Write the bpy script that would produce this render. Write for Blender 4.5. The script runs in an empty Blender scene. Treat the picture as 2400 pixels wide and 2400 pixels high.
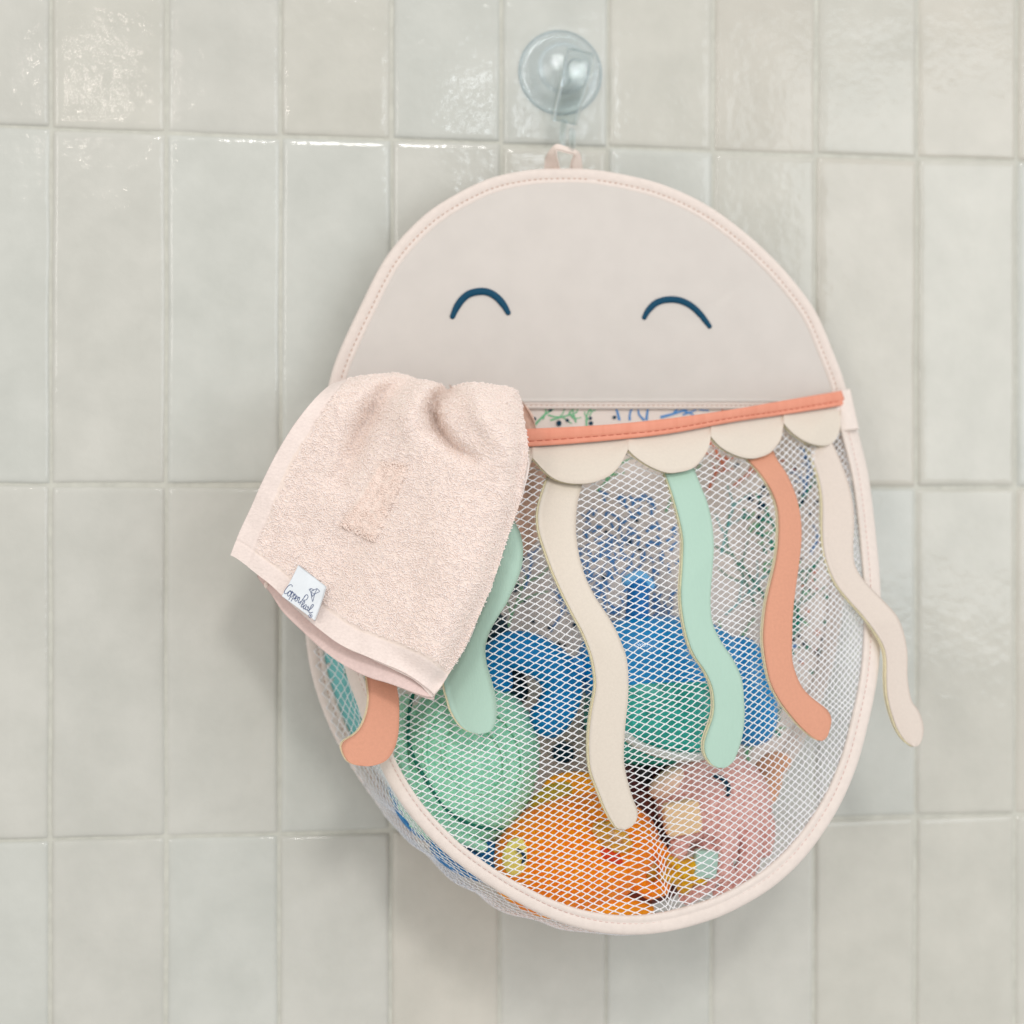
import bpy, math, random
import numpy as np
from mathutils import Matrix, Vector
random.seed(7); R = np.random.default_rng(11)
SC = bpy.context.scene
COL = SC.collection

# ---------------------------------------------------------------- camera
# wall = plane y 0, x right, z up, millimetres below (scene unit metre, K converts)
K = 0.001
CX, CZ, CD = 113.3, -215.2, 1005.95
YAW, PIT, ROLL, FP = 0.1518, -0.0036, 0.0020, 4000.0
cy_, sy_ = math.cos(YAW), math.sin(YAW)
cp, sp = math.cos(PIT), math.sin(PIT)
cr, sr = math.cos(ROLL), math.sin(ROLL)
def axes():
    r0 = np.array([cy_, -sy_, 0.0]); f0 = np.array([sy_, cy_, 0.0]); z = np.array([0, 0, 1.0])
    f = f0*cp + z*sp; u = -f0*sp + z*cp
    x = r0*cr + u*sr; y = -r0*sr + u*cr
    return x, y, f
RX, UY, FW = axes()
CAM = np.array([CX, -CD, CZ])
cam = bpy.data.cameras.new('camera'); co = bpy.data.objects.new('camera', cam); COL.objects.link(co)
cam.sensor_width = 24; cam.sensor_height = 24; cam.lens = FP/2400*24
cam.clip_start = .01; cam.clip_end = 50
m = Matrix.Identity(4)
for i in range(3):
    m[i][0] = RX[i]; m[i][1] = UY[i]; m[i][2] = -FW[i]; m[i][3] = CAM[i]*K
co.matrix_world = m
cam.dof.use_dof = True; cam.dof.focus_distance = 0.885; cam.dof.aperture_fstop = 3.2
SC.camera = co

# ---------------------------------------------------------------- world and lamps
w = bpy.data.worlds.new('World'); SC.world = w; w.use_nodes = True
nt = w.node_tree; bg = nt.nodes['Background']
tc = nt.nodes.new('ShaderNodeTexCoord'); sx = nt.nodes.new('ShaderNodeSeparateXYZ')
nt.links.new(tc.outputs['Generated'], sx.inputs[0])
rp = nt.nodes.new('ShaderNodeValToRGB'); nt.links.new(sx.outputs['Z'], rp.inputs[0])
rp.color_ramp.elements[0].position = 0.0; rp.color_ramp.elements[0].color = (.80, .775, .75, 1)
rp.color_ramp.elements[1].position = 1.0; rp.color_ramp.elements[1].color = (1.0, .975, .945, 1)
nt.links.new(rp.outputs[0], bg.inputs[0]); bg.inputs[1].default_value = 0.78
def area(name, loc, target, size, power, col, shape='RECTANGLE', size_y=None):
    l = bpy.data.lights.new(name, 'AREA'); l.shape = shape; l.size = size
    if shape == 'RECTANGLE': l.size_y = size_y or size
    l.energy = power; l.color = col
    o = bpy.data.objects.new(name, l); COL.objects.link(o)
    o.location = loc
    d = Vector(target)-Vector(loc); o.rotation_euler = d.to_track_quat('-Z', 'Y').to_euler()
    return o
TG = (.30, 0, -.25)
area('window_light', (-1.15, -2.1, .35), TG, .6, 7.0, (1.0, .955, .91), size_y=.6)
area('ceiling_light', (.38, -2.8, 1.42), (.25, 0, -.3), .40, 21.0, (1.0, .97, .94))
area('right_light', (1.75, -2.3, .15), TG, 1.2, 12.0, (.86, .94, 1.0), size_y=1.2)
area('small_lamp', (-.17, -2.0, .48), (.02, 0, .0), .035, .26, (1.0, .88, .80), shape='DISK')
area('small_lamp', (.62, -2.0, .46), (.3, 0, -.02), .14, .5, (.88, .95, 1.0), shape='DISK')
SC.view_settings.view_transform = 'Standard'; SC.view_settings.look = 'None'
SC.view_settings.exposure = 0.09; SC.view_settings.gamma = 1.0
SC.view_settings.use_curve_mapping = False

# ---------------------------------------------------------------- helpers
def at(px, py, D):
    """point of the picture's plane (2400 px wide) carried to the depth D mm in front of the wall"""
    px = np.asarray(px, float); py = np.asarray(py, float); D = np.asarray(D, float)
    px, py, D = np.broadcast_arrays(px, py, D)
    u = (px-1200)/FP; v = (1200-py)/FP
    ray = FW + u[..., None]*RX + v[..., None]*UY
    t = (CD - D)/ray[..., 1]
    return (CAM + ray*t[..., None])*K
def lin(c):
    c = [x/255 for x in c]
    return tuple((x/12.92 if x <= .04045 else ((x+.055)/1.055)**2.4) for x in c)
def mat(name, rgb, rough=.7, noise=.04, nscale=60, bump=.0, bscale=800, spec=.3, trans=0, coat=0, sheen=0, ior=1.45, sub=0, col2=None, stretch=None, bdist=.0004, alpha=None):
    m = bpy.data.materials.new(name); m.use_nodes = True
    n = m.node_tree; b = n.nodes['Principled BSDF']
    c = lin(rgb); c2 = lin(col2) if col2 else tuple(min(1, x*(1-noise*3)) for x in c)
    tcn = n.nodes.new('ShaderNodeTexCoord')
    mp = n.nodes.new('ShaderNodeMapping'); n.links.new(tcn.outputs['Object'], mp.inputs[0])
    if stretch: mp.inputs['Scale'].default_value = stretch
    t = n.nodes.new('ShaderNodeTexNoise'); t.inputs['Scale'].default_value = nscale; t.inputs['Detail'].default_value = 4
    n.links.new(mp.outputs[0], t.inputs[0])
    r = n.nodes.new('ShaderNodeValToRGB'); r.color_ramp.elements[0].position = .3; r.color_ramp.elements[1].position = .7
    r.color_ramp.elements[0].color = (*c2, 1); r.color_ramp.elements[1].color = (*c, 1)
    n.links.new(t.outputs[0], r.inputs[0]); n.links.new(r.outputs[0], b.inputs['Base Color'])
    b.inputs['Roughness'].default_value = rough; b.inputs['Specular IOR Level'].default_value = spec
    b.inputs['Transmission Weight'].default_value = trans; b.inputs['IOR'].default_value = ior
    b.inputs['Coat Weight'].default_value = coat; b.inputs['Sheen Weight'].default_value = sheen
    if sheen: b.inputs['Sheen Roughness'].default_value = .5
    if sub:
        b.inputs['Subsurface Weight'].default_value = sub; b.inputs['Subsurface Scale'].default_value = .004
    if bump:
        t2 = n.nodes.new('ShaderNodeTexNoise'); t2.inputs['Scale'].default_value = bscale; t2.inputs['Detail'].default_value = 3
        n.links.new(mp.outputs[0], t2.inputs[0])
        bp = n.nodes.new('ShaderNodeBump'); bp.inputs['Strength'].default_value = bump; bp.inputs['Distance'].default_value = bdist
        n.links.new(t2.outputs[0], bp.inputs['Height']); n.links.new(bp.outputs[0], b.inputs['Normal'])
    return m
def mk(name, V, F, mats, parent=None, smooth=True, fm=None, uv=None):
    V = np.asarray(V, float).reshape(-1, 3)
    me = bpy.data.meshes.new(name)
    if isinstance(F, np.ndarray) and F.ndim == 2:
        k = F.shape[1]; nF = len(F)
        me.vertices.add(len(V)); me.vertices.foreach_set('co', V.ravel())
        me.loops.add(nF*k); me.loops.foreach_set('vertex_index', F.astype(np.int32).ravel())
        me.polygons.add(nF); me.polygons.foreach_set('loop_start', np.arange(0, nF*k, k, dtype=np.int32))
        me.update(calc_edges=True)
    else:
        me.from_pydata([tuple(v) for v in V], [], [tuple(int(i) for i in f) for f in F])
    if not isinstance(mats, (list, tuple)): mats = [mats]
    for q in mats: me.materials.append(q)
    if fm is not None: me.polygons.foreach_set('material_index', np.asarray(fm, np.int32))
    me.polygons.foreach_set('use_smooth', [smooth]*len(me.polygons))
    me.validate(); me.update()
    o = bpy.data.objects.new(name, me); COL.objects.link(o)
    if parent is not None: put(o, parent)
    return o
def put(o, parent):
    o.parent = parent
    chain = Vector((0, 0, 0)); p = parent
    while p is not None: chain += p.location; p = p.parent
    # meshes are written in world coordinates: shift the data so the part sits under its thing
    o.data.transform(Matrix.Translation(-chain))
def thing(name, loc, label, cat, group=None):
    o = bpy.data.objects.new(name, None); COL.objects.link(o); o.location = [float(x) for x in loc]
    o.empty_display_size = .02
    o['label'] = label; o['category'] = cat
    if group: o['group'] = group
    return o
def gridF(nu, nv, off=0):
    i, j = np.meshgrid(np.arange(nu-1), np.arange(nv-1), indexing='ij')
    a = (i*nv+j).ravel()+off
    return np.stack([a, a+1, a+nv+1, a+nv], 1)
def normals(G):
    du = np.gradient(G, axis=0); dv = np.gradient(G, axis=1)
    n = np.cross(du, dv); l = np.linalg.norm(n, axis=2, keepdims=True); n = n/np.maximum(l, 1e-12)
    flip = n[..., 1:2] > 0
    return np.where(flip, -n, n)
def solid(G, th, N=None):
    """closed slab: front grid G, back grid moved th mm away from the viewer"""
    if N is None: N = normals(G)
    nu, nv = G.shape[:2]
    B = G - N*th*K if np.isscalar(th) else G - N*th[..., None]*K
    V = np.concatenate([G.reshape(-1, 3), B.reshape(-1, 3)]); n = nu*nv
    F = [gridF(nu, nv), gridF(nu, nv, n)[:, ::-1]]
    idx = np.arange(n).reshape(nu, nv)
    for line in (idx[0], idx[-1][::-1], idx[:, 0][::-1], idx[:, -1]):
        F.append(np.stack([line[:-1], line[1:], line[1:]+n, line[:-1]+n], 1))
    return V, np.concatenate(F)
def resample(P, n, closed=False):
    P = np.asarray(P, float)
    if closed: P = np.vstack([P, P[:1]])
    d = np.r_[0, np.cumsum(np.linalg.norm(np.diff(P, axis=0), axis=1))]
    t = np.linspace(0, d[-1], n+1)[:-1] if closed else np.linspace(0, d[-1], n)
    return np.stack([np.interp(t, d, P[:, k]) for k in range(P.shape[1])], 1)
def spline(P, n, closed=False, sub=12):
    P = np.asarray(P, float); N = len(P); out = []
    rng = range(N if closed else N-1)
    for i in rng:
        if closed: a, b, c, d = P[(i-1) % N], P[i], P[(i+1) % N], P[(i+2) % N]
        else: a, b, c, d = P[max(i-1, 0)], P[i], P[i+1], P[min(i+2, N-1)]
        for k in range(sub):
            t = k/sub
            out.append(.5*((2*b)+(-a+c)*t+(2*a-5*b+4*c-d)*t*t+(-a+3*b-3*c+d)*t**3))
    if not closed: out.append(P[-1])
    return resample(np.array(out), n, closed)
def many_tubes(paths, ref, rad, sides=4, flat=1.0):
    """paths [M,K,3] metres, ref [M,3] or [3], rad [M,K] or scalar mm -> V,F"""
    M, Kn = paths.shape[:2]
    T = np.gradient(paths, axis=1); T /= np.maximum(np.linalg.norm(T, axis=2, keepdims=True), 1e-12)
    ref = np.broadcast_to(np.asarray(ref, float)[..., None, :] if np.ndim(ref) == 2 else np.asarray(ref, float), T.shape)
    S = np.cross(T, ref); S /= np.maximum(np.linalg.norm(S, axis=2, keepdims=True), 1e-12)
    U = np.cross(S, T)
    rad = np.broadcast_to(np.asarray(rad, float)*K, (M, Kn))[..., None, None]
    a = np.arange(sides)/sides*2*np.pi + np.pi/4
    V = paths[:, :, None, :] + rad*(np.cos(a)[:, None]*S[:, :, None, :] + flat*np.sin(a)[:, None]*U[:, :, None, :])
    m_, k_, s_ = np.meshgrid(np.arange(M), np.arange(Kn-1), np.arange(sides), indexing='ij')
    base = (m_*Kn+k_)*sides; s2 = (s_+1) % sides
    F = np.stack([base+s_, base+s2, base+sides+s2, base+sides+s_], -1).reshape(-1, 4)
    e = (np.arange(M)*Kn*sides)[:, None]
    if sides == 4:
        F = np.concatenate([F, e+np.arange(4)[::-1], e+(Kn-1)*4+np.arange(4)])
    return V.reshape(-1, 3), F
def tube(path, rad, sides=10, ref=(0, -1, 0), flat=1.0):
    """one round-ended tube"""
    path = np.asarray(path, float); n = len(path); r = np.broadcast_to(np.asarray(rad, float), (n,)).copy()
    d0 = (path[0]-path[1]); d0 /= np.linalg.norm(d0); d1 = path[-1]-path[-2]; d1 /= np.linalg.norm(d1)
    pre, pr, post, qr = [], [], [], []
    for q in (0.02, .35, .7, .92):
        e = math.sqrt(1-(1-q)**2) if False else math.sin(math.acos(1-q))
        pre.append(path[0]+d0*r[0]*K*(1-q)); pr.append(r[0]*e)
        post.append(path[-1]+d1*r[-1]*K*(1-q)); qr.append(r[-1]*e)
    P = np.vstack([pre, path, post[::-1]]); Rr = np.r_[pr, r, qr[::-1]]
    V, F = many_tubes(P[None], ref, Rr[None], sides, flat)
    return V, F
def join(parts):
    V = []; F = []; fm = []; o = 0
    for p in parts:
        v, f = np.asarray(p[0]).reshape(-1, 3), np.asarray(p[1]); V.append(v); F.append(f+o); o += len(v)
        fm += [p[2] if len(p) > 2 else 0]*len(f)
    return np.concatenate(V), np.concatenate(F), fm
def ellip(c, rx, ry, rz, nu=40, nv=28, disp=None, rot=None, power=1.0):
    """closed ellipsoid around world point c (metres); radii mm along x, y(depth), z"""
    u = np.linspace(0, 2*np.pi, nu, endpoint=False); v = np.linspace(0.001, np.pi-.001, nv)
    U, Vv = np.meshgrid(u, v, indexing='ij')
    sgn = lambda a: np.sign(a)*np.abs(a)**power
    X = sgn(np.cos(U))*sgn(np.sin(Vv)); Y = sgn(np.sin(U))*sgn(np.sin(Vv)); Z = sgn(np.cos(Vv))
    q = np.ones_like(X) if disp is None else disp(X, Y, Z, U, Vv)
    P = np.stack([X*rx*q, Y*ry*q, Z*rz*q], -1)*K
    if rot is not None: P = P @ np.array(rot).T
    P = P + np.asarray(c)
    nu_, nv_ = P.shape[:2]
    i, j = np.meshgrid(np.arange(nu_), np.arange(nv_-1), indexing='ij')
    a = i*nv_+j; b = ((i+1) % nu_)*nv_+j
    F = np.stack([a, a+1, b+1, b], -1).reshape(-1, 4)
    return P.reshape(-1, 3), F
def rotY(deg):   # turn in the picture plane, positive = anticlockwise for the viewer
    a = math.radians(deg); c, s = math.cos(a), math.sin(a)
    return np.array([[c, 0, -s], [0, 1, 0], [s, 0, c]])
def rotZ(deg):
    a = math.radians(deg); c, s = math.cos(a), math.sin(a)
    return np.array([[c, -s, 0], [s, c, 0], [0, 0, 1]])
def rotX(deg):
    a = math.radians(deg); c, s = math.cos(a), math.sin(a)
    return np.array([[1, 0, 0], [0, c, -s], [0, s, c]])
def smooth01(x): x = np.clip(x, 0, 1); return x*x*(3-2*x)
def vnoise(x, y, seed=0):
    """cheap smooth value noise"""
    xi = np.floor(x).astype(int); yi = np.floor(y).astype(int); xf = smooth01(x-xi); yf = smooth01(y-yi)
    h = lambda a, b: np.modf(np.abs(np.sin(a*127.1+b*311.7+seed*74.7)*43758.5453))[0]
    return (h(xi, yi)*(1-xf)+h(xi+1, yi)*xf)*(1-yf)+(h(xi, yi+1)*(1-xf)+h(xi+1, yi+1)*xf)*yf

# ---------------------------------------------------------------- the tiled wall
def tile_material():
    m = bpy.data.materials.new('glazed_tile'); m.use_nodes = True; n = m.node_tree; b = n.nodes['Principled BSDF']; L = n.links
    at_ = n.nodes.new('ShaderNodeAttribute'); at_.attribute_name = 'tint'
    tcn = n.nodes.new('ShaderNodeTexCoord')
    t = n.nodes.new('ShaderNodeTexNoise'); t.inputs['Scale'].default_value = 26; t.inputs['Detail'].default_value = 5; t.inputs['Roughness'].default_value = .6
    L.new(tcn.outputs['Object'], t.inputs[0])
    r = n.nodes.new('ShaderNodeValToRGB'); r.color_ramp.elements[0].position = .35; r.color_ramp.elements[1].position = .68
    r.color_ramp.elements[0].color = (.90, .905, .90, 1); r.color_ramp.elements[1].color = (1, 1, 1, 1)
    L.new(t.outputs[0], r.inputs[0])
    mx = n.nodes.new('ShaderNodeMix'); mx.data_type = 'RGBA'; mx.blend_type = 'MULTIPLY'; mx.inputs[0].default_value = 1
    L.new(at_.outputs['Color'], mx.inputs[6]); L.new(r.outputs[0], mx.inputs[7]); L.new(mx.outputs[2], b.inputs['Base Color'])
    b.inputs['Roughness'].default_value = .085; b.inputs['Specular IOR Level'].default_value = .36
    t2 = n.nodes.new('ShaderNodeTexNoise'); t2.inputs['Scale'].default_value = 38; t2.inputs['Detail'].default_value = 2
    L.new(tcn.outputs['Object'], t2.inputs[0])
    t3 = n.nodes.new('ShaderNodeTexNoise'); t3.inputs['Scale'].default_value = 190; t3.inputs['Detail'].default_value = 3
    L.new(tcn.outputs['Object'], t3.inputs[0])
    b1 = n.nodes.new('ShaderNodeBump'); b1.inputs['Strength'].default_value = .36; b1.inputs['Distance'].default_value = .0014
    b2 = n.nodes.new('ShaderNodeBump'); b2.inputs['Strength'].default_value = .6; b2.inputs['Distance'].default_value = .00035
    L.new(t2.outputs[0], b1.inputs['Height']); L.new(t3.outputs[0], b2.inputs['Height'])
    L.new(b1.outputs[0], b2.inputs['Normal']); L.new(b2.outputs[0], b.inputs['Normal'])
    return m
TA, TB = 65.0, 203.49
def build_wall():
    Vs, Fs, cs = [], [], []; off = 0
    nu, nv = 15, 33
    tints = {0: (207, 208, 203), 1: (205, 206, 201), 2: (207, 206, 200), 3: (208, 209, 204)}
    for r in range(-2, 6):
        for c in range(-5, 16):
            g = .85
            x0, x1 = c*TA+g+R.uniform(-.35, .35), (c+1)*TA-g+R.uniform(-.35, .35)
            zt, zb = -(r*TB)-g+R.uniform(-.7, .7), -((r+1)*TB)+g+R.uniform(-.5, .5)
            zt2, zb2 = zt+R.uniform(-.5, .5), zb+R.uniform(-.5, .5)
            s = np.linspace(0, 1, nu); t = np.linspace(0, 1, nv)
            s = .5-.5*np.cos(np.pi*s); t = np.clip(.5-.5*np.cos(np.pi*t), 0, 1)
            s = np.r_[0, s[1:-1], 1]
            S, T = np.meshgrid(s, t, indexing='ij')
            wob = .35*(vnoise(T*7+c*3.1, S*0+r*5.3, 3)-.5); wob2 = .35*(vnoise(S*3+c*2.7, T*0+r*1.9, 5)-.5)
            X = x0+(x1-x0)*S+wob*np.where(S < .5, 1, -1)*1.6
            Z = (zt+(zt2-zt)*S)*(1-T)+(zb+(zb2-zb)*S)*T+wob2
            ex = np.minimum(S, 1-S)*(x1-x0); ez = np.minimum(T, 1-T)*(zt-zb)
            rr = 2.0; q = np.minimum(1, np.minimum(ex, ez)/rr)
            edge = np.minimum(1, np.sqrt(np.clip(1-(1-np.clip(ex/rr, 0, 1))**2, 0, 1)))*np.sqrt(np.clip(1-(1-np.clip(ez/rr, 0, 1))**2, 0, 1))
            H = 1.3+R.uniform(-.25, .25)+R.uniform(-.35, .35)*(S-.5)*2+R.uniform(-.4, .4)*(T-.5)*2
            H = H+.28*(vnoise(S*2.2+c*9.7, T*5+r*4.1, 8)-.5)
            D = H*edge-.2*(1-edge)
            V = np.stack([X, -D, Z], -1)*K
            Vs.append(V.reshape(-1, 3)); Fs.append(gridF(nu, nv, off)[:, ::-1]); off += nu*nv
            base = np.array(lin(tints[int(R.integers(0, 4))]))*R.uniform(.98, 1.012)
            warm = np.array([1.0, .975, .93]) if R.random() < (.10+.8*max(0, (c-3)/6)) else np.array([.99, .997, .98])
            cs.append(np.tile(base*warm, (nu*nv, 1)))
    o = mk('wall', np.concatenate(Vs), np.concatenate(Fs), tile_material())
    ca = o.data.color_attributes.new('tint', 'FLOAT_COLOR', 'POINT')
    ca.data.foreach_set('color', np.hstack([np.concatenate(cs), np.ones((off, 1))]).ravel())
    o['kind'] = 'structure'; o['label'] = 'pale grey green glazed bathroom wall tiles set upright in a straight grid'
    x0, x1, z0, z1 = -5*TA, 16*TA, 2*TB, -6*TB
    V = np.array([[x0, 0, z0], [x1, 0, z0], [x1, 0, z1], [x0, 0, z1], [x0, 12, z0], [x1, 12, z0], [x1, 12, z1], [x0, 12, z1]])*K
    g = mk('wall_grout', V, [(0, 1, 2, 3), (5, 4, 7, 6), (4, 5, 1, 0), (3, 2, 6, 7), (0, 3, 7, 4), (1, 5, 6, 2)],
           mat('grout', (208, 208, 198), .95, .05, 120, .5, 1500), smooth=False)
    g['kind'] = 'structure'
build_wall()

# ---------------------------------------------------------------- the organizer: curves
BACK = [(1388,398),(1280,396),(1207,404),(1135,423),(1048,467),(979,518),(903,605),(841,724),(791,833),(769,905),(750,990),(733,1110),(721,1260),(714,1400),(717,1500),(735,1600),(775,1710),(825,1800),(880,1880),(925,1935),(1040,2010),(1180,2060),(1340,2075),(1500,2060),(1640,2010),(1745,1938),(1805,1870),(1860,1780),(1905,1690),(1942,1590),(1966,1480),(1980,1360),(1987,1240),(1992,1100),(1990,1000),(1981,909),(1946,812),(1912,734),(1869,672),(1811,606),(1733,536),(1655,481),(1578,443),(1500,418)]
BC = spline(BACK, 400, True)
def Dback(y): return 30-20*(np.asarray(y, float)-396)/1700
FRONT = [(785,935,27),(850,985,42),(1000,1028,68),(1236,1030,82),(1409,1018,84),(1564,1002,80),(1719,976,66),(1823,958,50),(1952,930,32),(1984,925,28),
 (2006,1000,33),(2033,1110,45),(2051,1250,61),(2062,1380,75),(2062,1500,87),(2054,1593,95),(2033,1696,102),(2005,1798,106),(1959,1901,110),(1889,2003,113),(1810,2078,115),(1716,2134,116),(1638,2164,116),(1555,2184,116),(1473,2190,116),(1390,2182,116),(1307,2159,115),(1224,2121,114),(1141,2072,112),(1062,2015,110),(1008,1964,108),(966,1917,106),(932,1870,104),(903,1820,96),(878,1765,88),(856,1704,78),(838,1653,68),(820,1606,60),(809,1570,55),(790,1480,46),(775,1380,41),(762,1250,37),(758,1120,33),(765,1010,29)]
FCV = spline(FRONT, 500, True)
FC = np.array([1450., 1560.]); BCc = np.array([1355., 1240.])
def polar_tab(C, c):
    a = np.arctan2(C[:, 1]-c[1], C[:, 0]-c[0]); r = np.hypot(C[:, 1]-c[1], C[:, 0]-c[0]); o = np.argsort(a)
    return a[o], r[o], (C[o, 2] if C.shape[1] > 2 else None)
FA, FR, FD = polar_tab(FCV, FC); BA, BR_, _ = polar_tab(BC, BCc)
def ft(px, py):
    a = np.arctan2(py-FC[1], px-FC[0]); r = np.hypot(py-FC[1], px-FC[0])
    return r/np.interp(a, FA, FR, period=2*np.pi), np.interp(a, FA, FD, period=2*np.pi)
def Dfront(px, py):
    t, d = ft(np.asarray(px, float), np.asarray(py, float)); tt = np.clip(t, 0, 1.0)
    D = 128+(d-128)*tt**1.9
    # gathered dart near the lower middle
    lx = 1520+(np.asarray(py)-1860)*.2
    D = D-7*np.exp(-((np.asarray(px)-lx)/30)**2)*smooth01((np.asarray(py)-1800)/150.)*(1-tt**6)
    return D
def bt(px, py):
    a = np.arctan2(py-BCc[1], px-BCc[0]); r = np.hypot(py-BCc[1], px-BCc[0])
    return r/np.interp(a, BA, BR_, period=2*np.pi)
def Ddome(px, py):
    px = np.asarray(px, float); py = np.asarray(py, float)
    t = np.clip(bt(px, py), 0, 1)
    D = Dback(py)+1.0+8*(1-t**5)+(16-.026*np.sqrt((px-1378)**2+45**2))*(1-t**4)*.62
    for (x, y, a, h, wx, wy) in ((1690, 700, -38, -.7, 60, 9), (1700, 712, -38, .5, 60, 8), (1655, 735, -40, -.4, 45, 7)):
        c, s = math.cos(math.radians(a)), math.sin(math.radians(a)); X = (px-x)*c+(py-y)*s; Y = -(px-x)*s+(py-y)*c
        D = D+h*np.exp(-(X/wx)**2-(Y/wy)**2)
    return D
def span_x(C, y):
    xs = []
    for i in range(len(C)):
        a, b = C[i], C[(i+1) % len(C)]
        if (a[1]-y)*(b[1]-y) <= 0 and a[1] != b[1]: xs.append(a[0]+(b[0]-a[0])*(y-a[1])/(b[1]-a[1]))
    return min(xs), max(xs)

# materials
M_bind = mat('cream_binding', (234, 222, 214), .75, .02, 300, .5, 1400, sheen=.2)
M_panel = mat('blush_panel', (212, 206, 200), .62, .015, 60, .25, 1700, sheen=.25)
M_lining = mat('lining_fabric', (240, 228, 220), .75, .02, 80, .2, 1500)
M_stitch = mat('stitch_thread', (196, 158, 136), .8)
M_stitchp = mat('pink_thread', (222, 188, 180), .8)
M_net = mat('white_net', (248, 249, 252), .6, .02, 300, sheen=.2)
M_coral = mat('coral_ribbon', (230, 156, 132), .7, .03, 300, .4, 900, stretch=(1, 1, .08), col2=(225, 148, 124))
M_coralf = mat('coral_fabric', (219, 158, 132), .8, .02, 700, .4, 1800)
M_cream = mat('cream_fabric', (224, 214, 201), .75, .015, 700, .35, 1800)
M_creamp = mat('cream_pink_fabric', (222, 210, 200), .75, .015, 700, .35, 1800)
M_mint = mat('mint_fabric', (178, 208, 193), .8, .008, 900, .3, 1600, stretch=(1, 1, .2))
M_foam = mat('yellow_foam', (244, 235, 200), .9, .05, 900, .5, 1500)
M_navy = mat('navy_thread', (0, 74, 104), .6, .1, 1500, .6, 1500, stretch=(1, 1, 1))
M_green = mat('green_print', (120, 196, 148), .8); M_blue = mat('blue_print', (92, 152, 214), .8)
M_coralp = mat('coral_print', (236, 140, 112), .8); M_dot = mat('navy_print', (20, 62, 84), .8)
M_teal = mat('teal_print', (52, 150, 128), .8); M_aqua = mat('aqua_print', (134, 208, 208), .8)
M_dgreen = mat('dark_teal_print', (26, 84, 110), .8)

org = thing('bath_toy_organizer', at(1340, 400, 26), 'cream jellyfish bath toy organizer with closed smiling eyes, hanging by its loop', 'toy organizer')
def span_grid(y0, y1, Df, nx, ny, inset=10):
    ys = np.linspace(0, 1, ny); ys = y0+(y1-y0)*ys; G = np.zeros((nx, ny, 3))
    for j, y in enumerate(ys):
        a, b = span_x(BC, y); a += inset; b -= inset
        if b < a: a = b = (a+b)/2
        x = np.linspace(a, b, nx); G[:, j] = at(x, np.full(nx, y), Df(x, np.full(nx, y)))
    return G
V, F = solid(span_grid(405, 941, Ddome, 90, 60), 3.0)
mk('face_panel', V, F, M_panel, org)
def Dlin(x, y):
    x = np.asarray(x, float); y = np.asarray(y, float); k = smooth01((1450-y)/500.)
    return (Dback(y)+.5+3*(1-np.clip(bt(x, y), 0, 1)**4))*(1-k)+(Ddome(x, y)-3.6)*k
V, F = solid(span_grid(934, 2068, Dlin, 110, 130), 2.0)
# ---- printed coral sprigs, lying on the lining's surface (part of the same mesh)
def ribbon(px, wid):
    px = np.asarray(px, float); n = len(px); T = np.gradient(px, axis=0); T /= np.maximum(np.linalg.norm(T, axis=1, keepdims=True), 1e-9)
    Nn = np.stack([-T[:, 1], T[:, 0]], 1); ww = np.linspace(wid, wid*.55, n)[:, None]/2
    return px+Nn*ww, px-Nn*ww
pr = [(V, F, 0)]
pcount = [0]
def print_path(px, wid, mi):
    px = spline(px, 14) if len(px) > 2 else resample(px, 8)
    a, b = ribbon(px, wid); G = np.stack([a, b], 1)
    pcount[0] += 1; lift = .4+.015*(pcount[0] % 20)
    if np.any(bt(G[..., 0], G[..., 1]) > .975) or G[..., 1].min() < 938: return
    P = at(G[..., 0], G[..., 1], Dlin(G[..., 0], G[..., 1])+lift); pr.append((P.reshape(-1, 3), gridF(P.shape[0], 2), mi))
def print_dot(x, y, r, mi):
    if bt(x, y) > .95 or y-r < 938: return
    pcount[0] += 1
    a = np.linspace(0, 2*np.pi, 12, endpoint=False); X = x+r*np.cos(a)*R.uniform(.8, 1.2); Y = y+r*np.sin(a)
    X2 = np.stack([X, np.full(12, x)], 1); Y2 = np.stack([Y, np.full(12, y)], 1)
    P = at(X2, Y2, Dlin(X2, Y2)+.8+.01*(pcount[0] % 20)).reshape(-1, 3)
    i = np.arange(12); j = (i+1) % 12
    pr.append((P, np.stack([i*2, j*2, j*2+1, i*2+1], 1), mi))
def sprig(x, y, ang, ln, wid, mi, depth=2):
    a = math.radians(ang); mx_, my = x+math.cos(a)*ln*.5+R.uniform(-6, 6), y-math.sin(a)*ln*.5+R.uniform(-6, 6)
    ex, ey = x+math.cos(a)*ln, y-math.sin(a)*ln
    print_path([(x, y), (mx_, my), (ex, ey)], wid, mi)
    if depth:
        for f, d in ((.35, 38), (.55, -42), (.78, 34), (.9, -30)):
            sprig(x+(ex-x)*f, y+(ey-y)*f, ang+d+R.uniform(-10, 10), ln*R.uniform(.35, .52), wid*.75, mi, depth-1)
PM = [M_lining, M_green, M_blue, M_coralp, M_dot, M_teal, M_aqua, M_dgreen]
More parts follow.
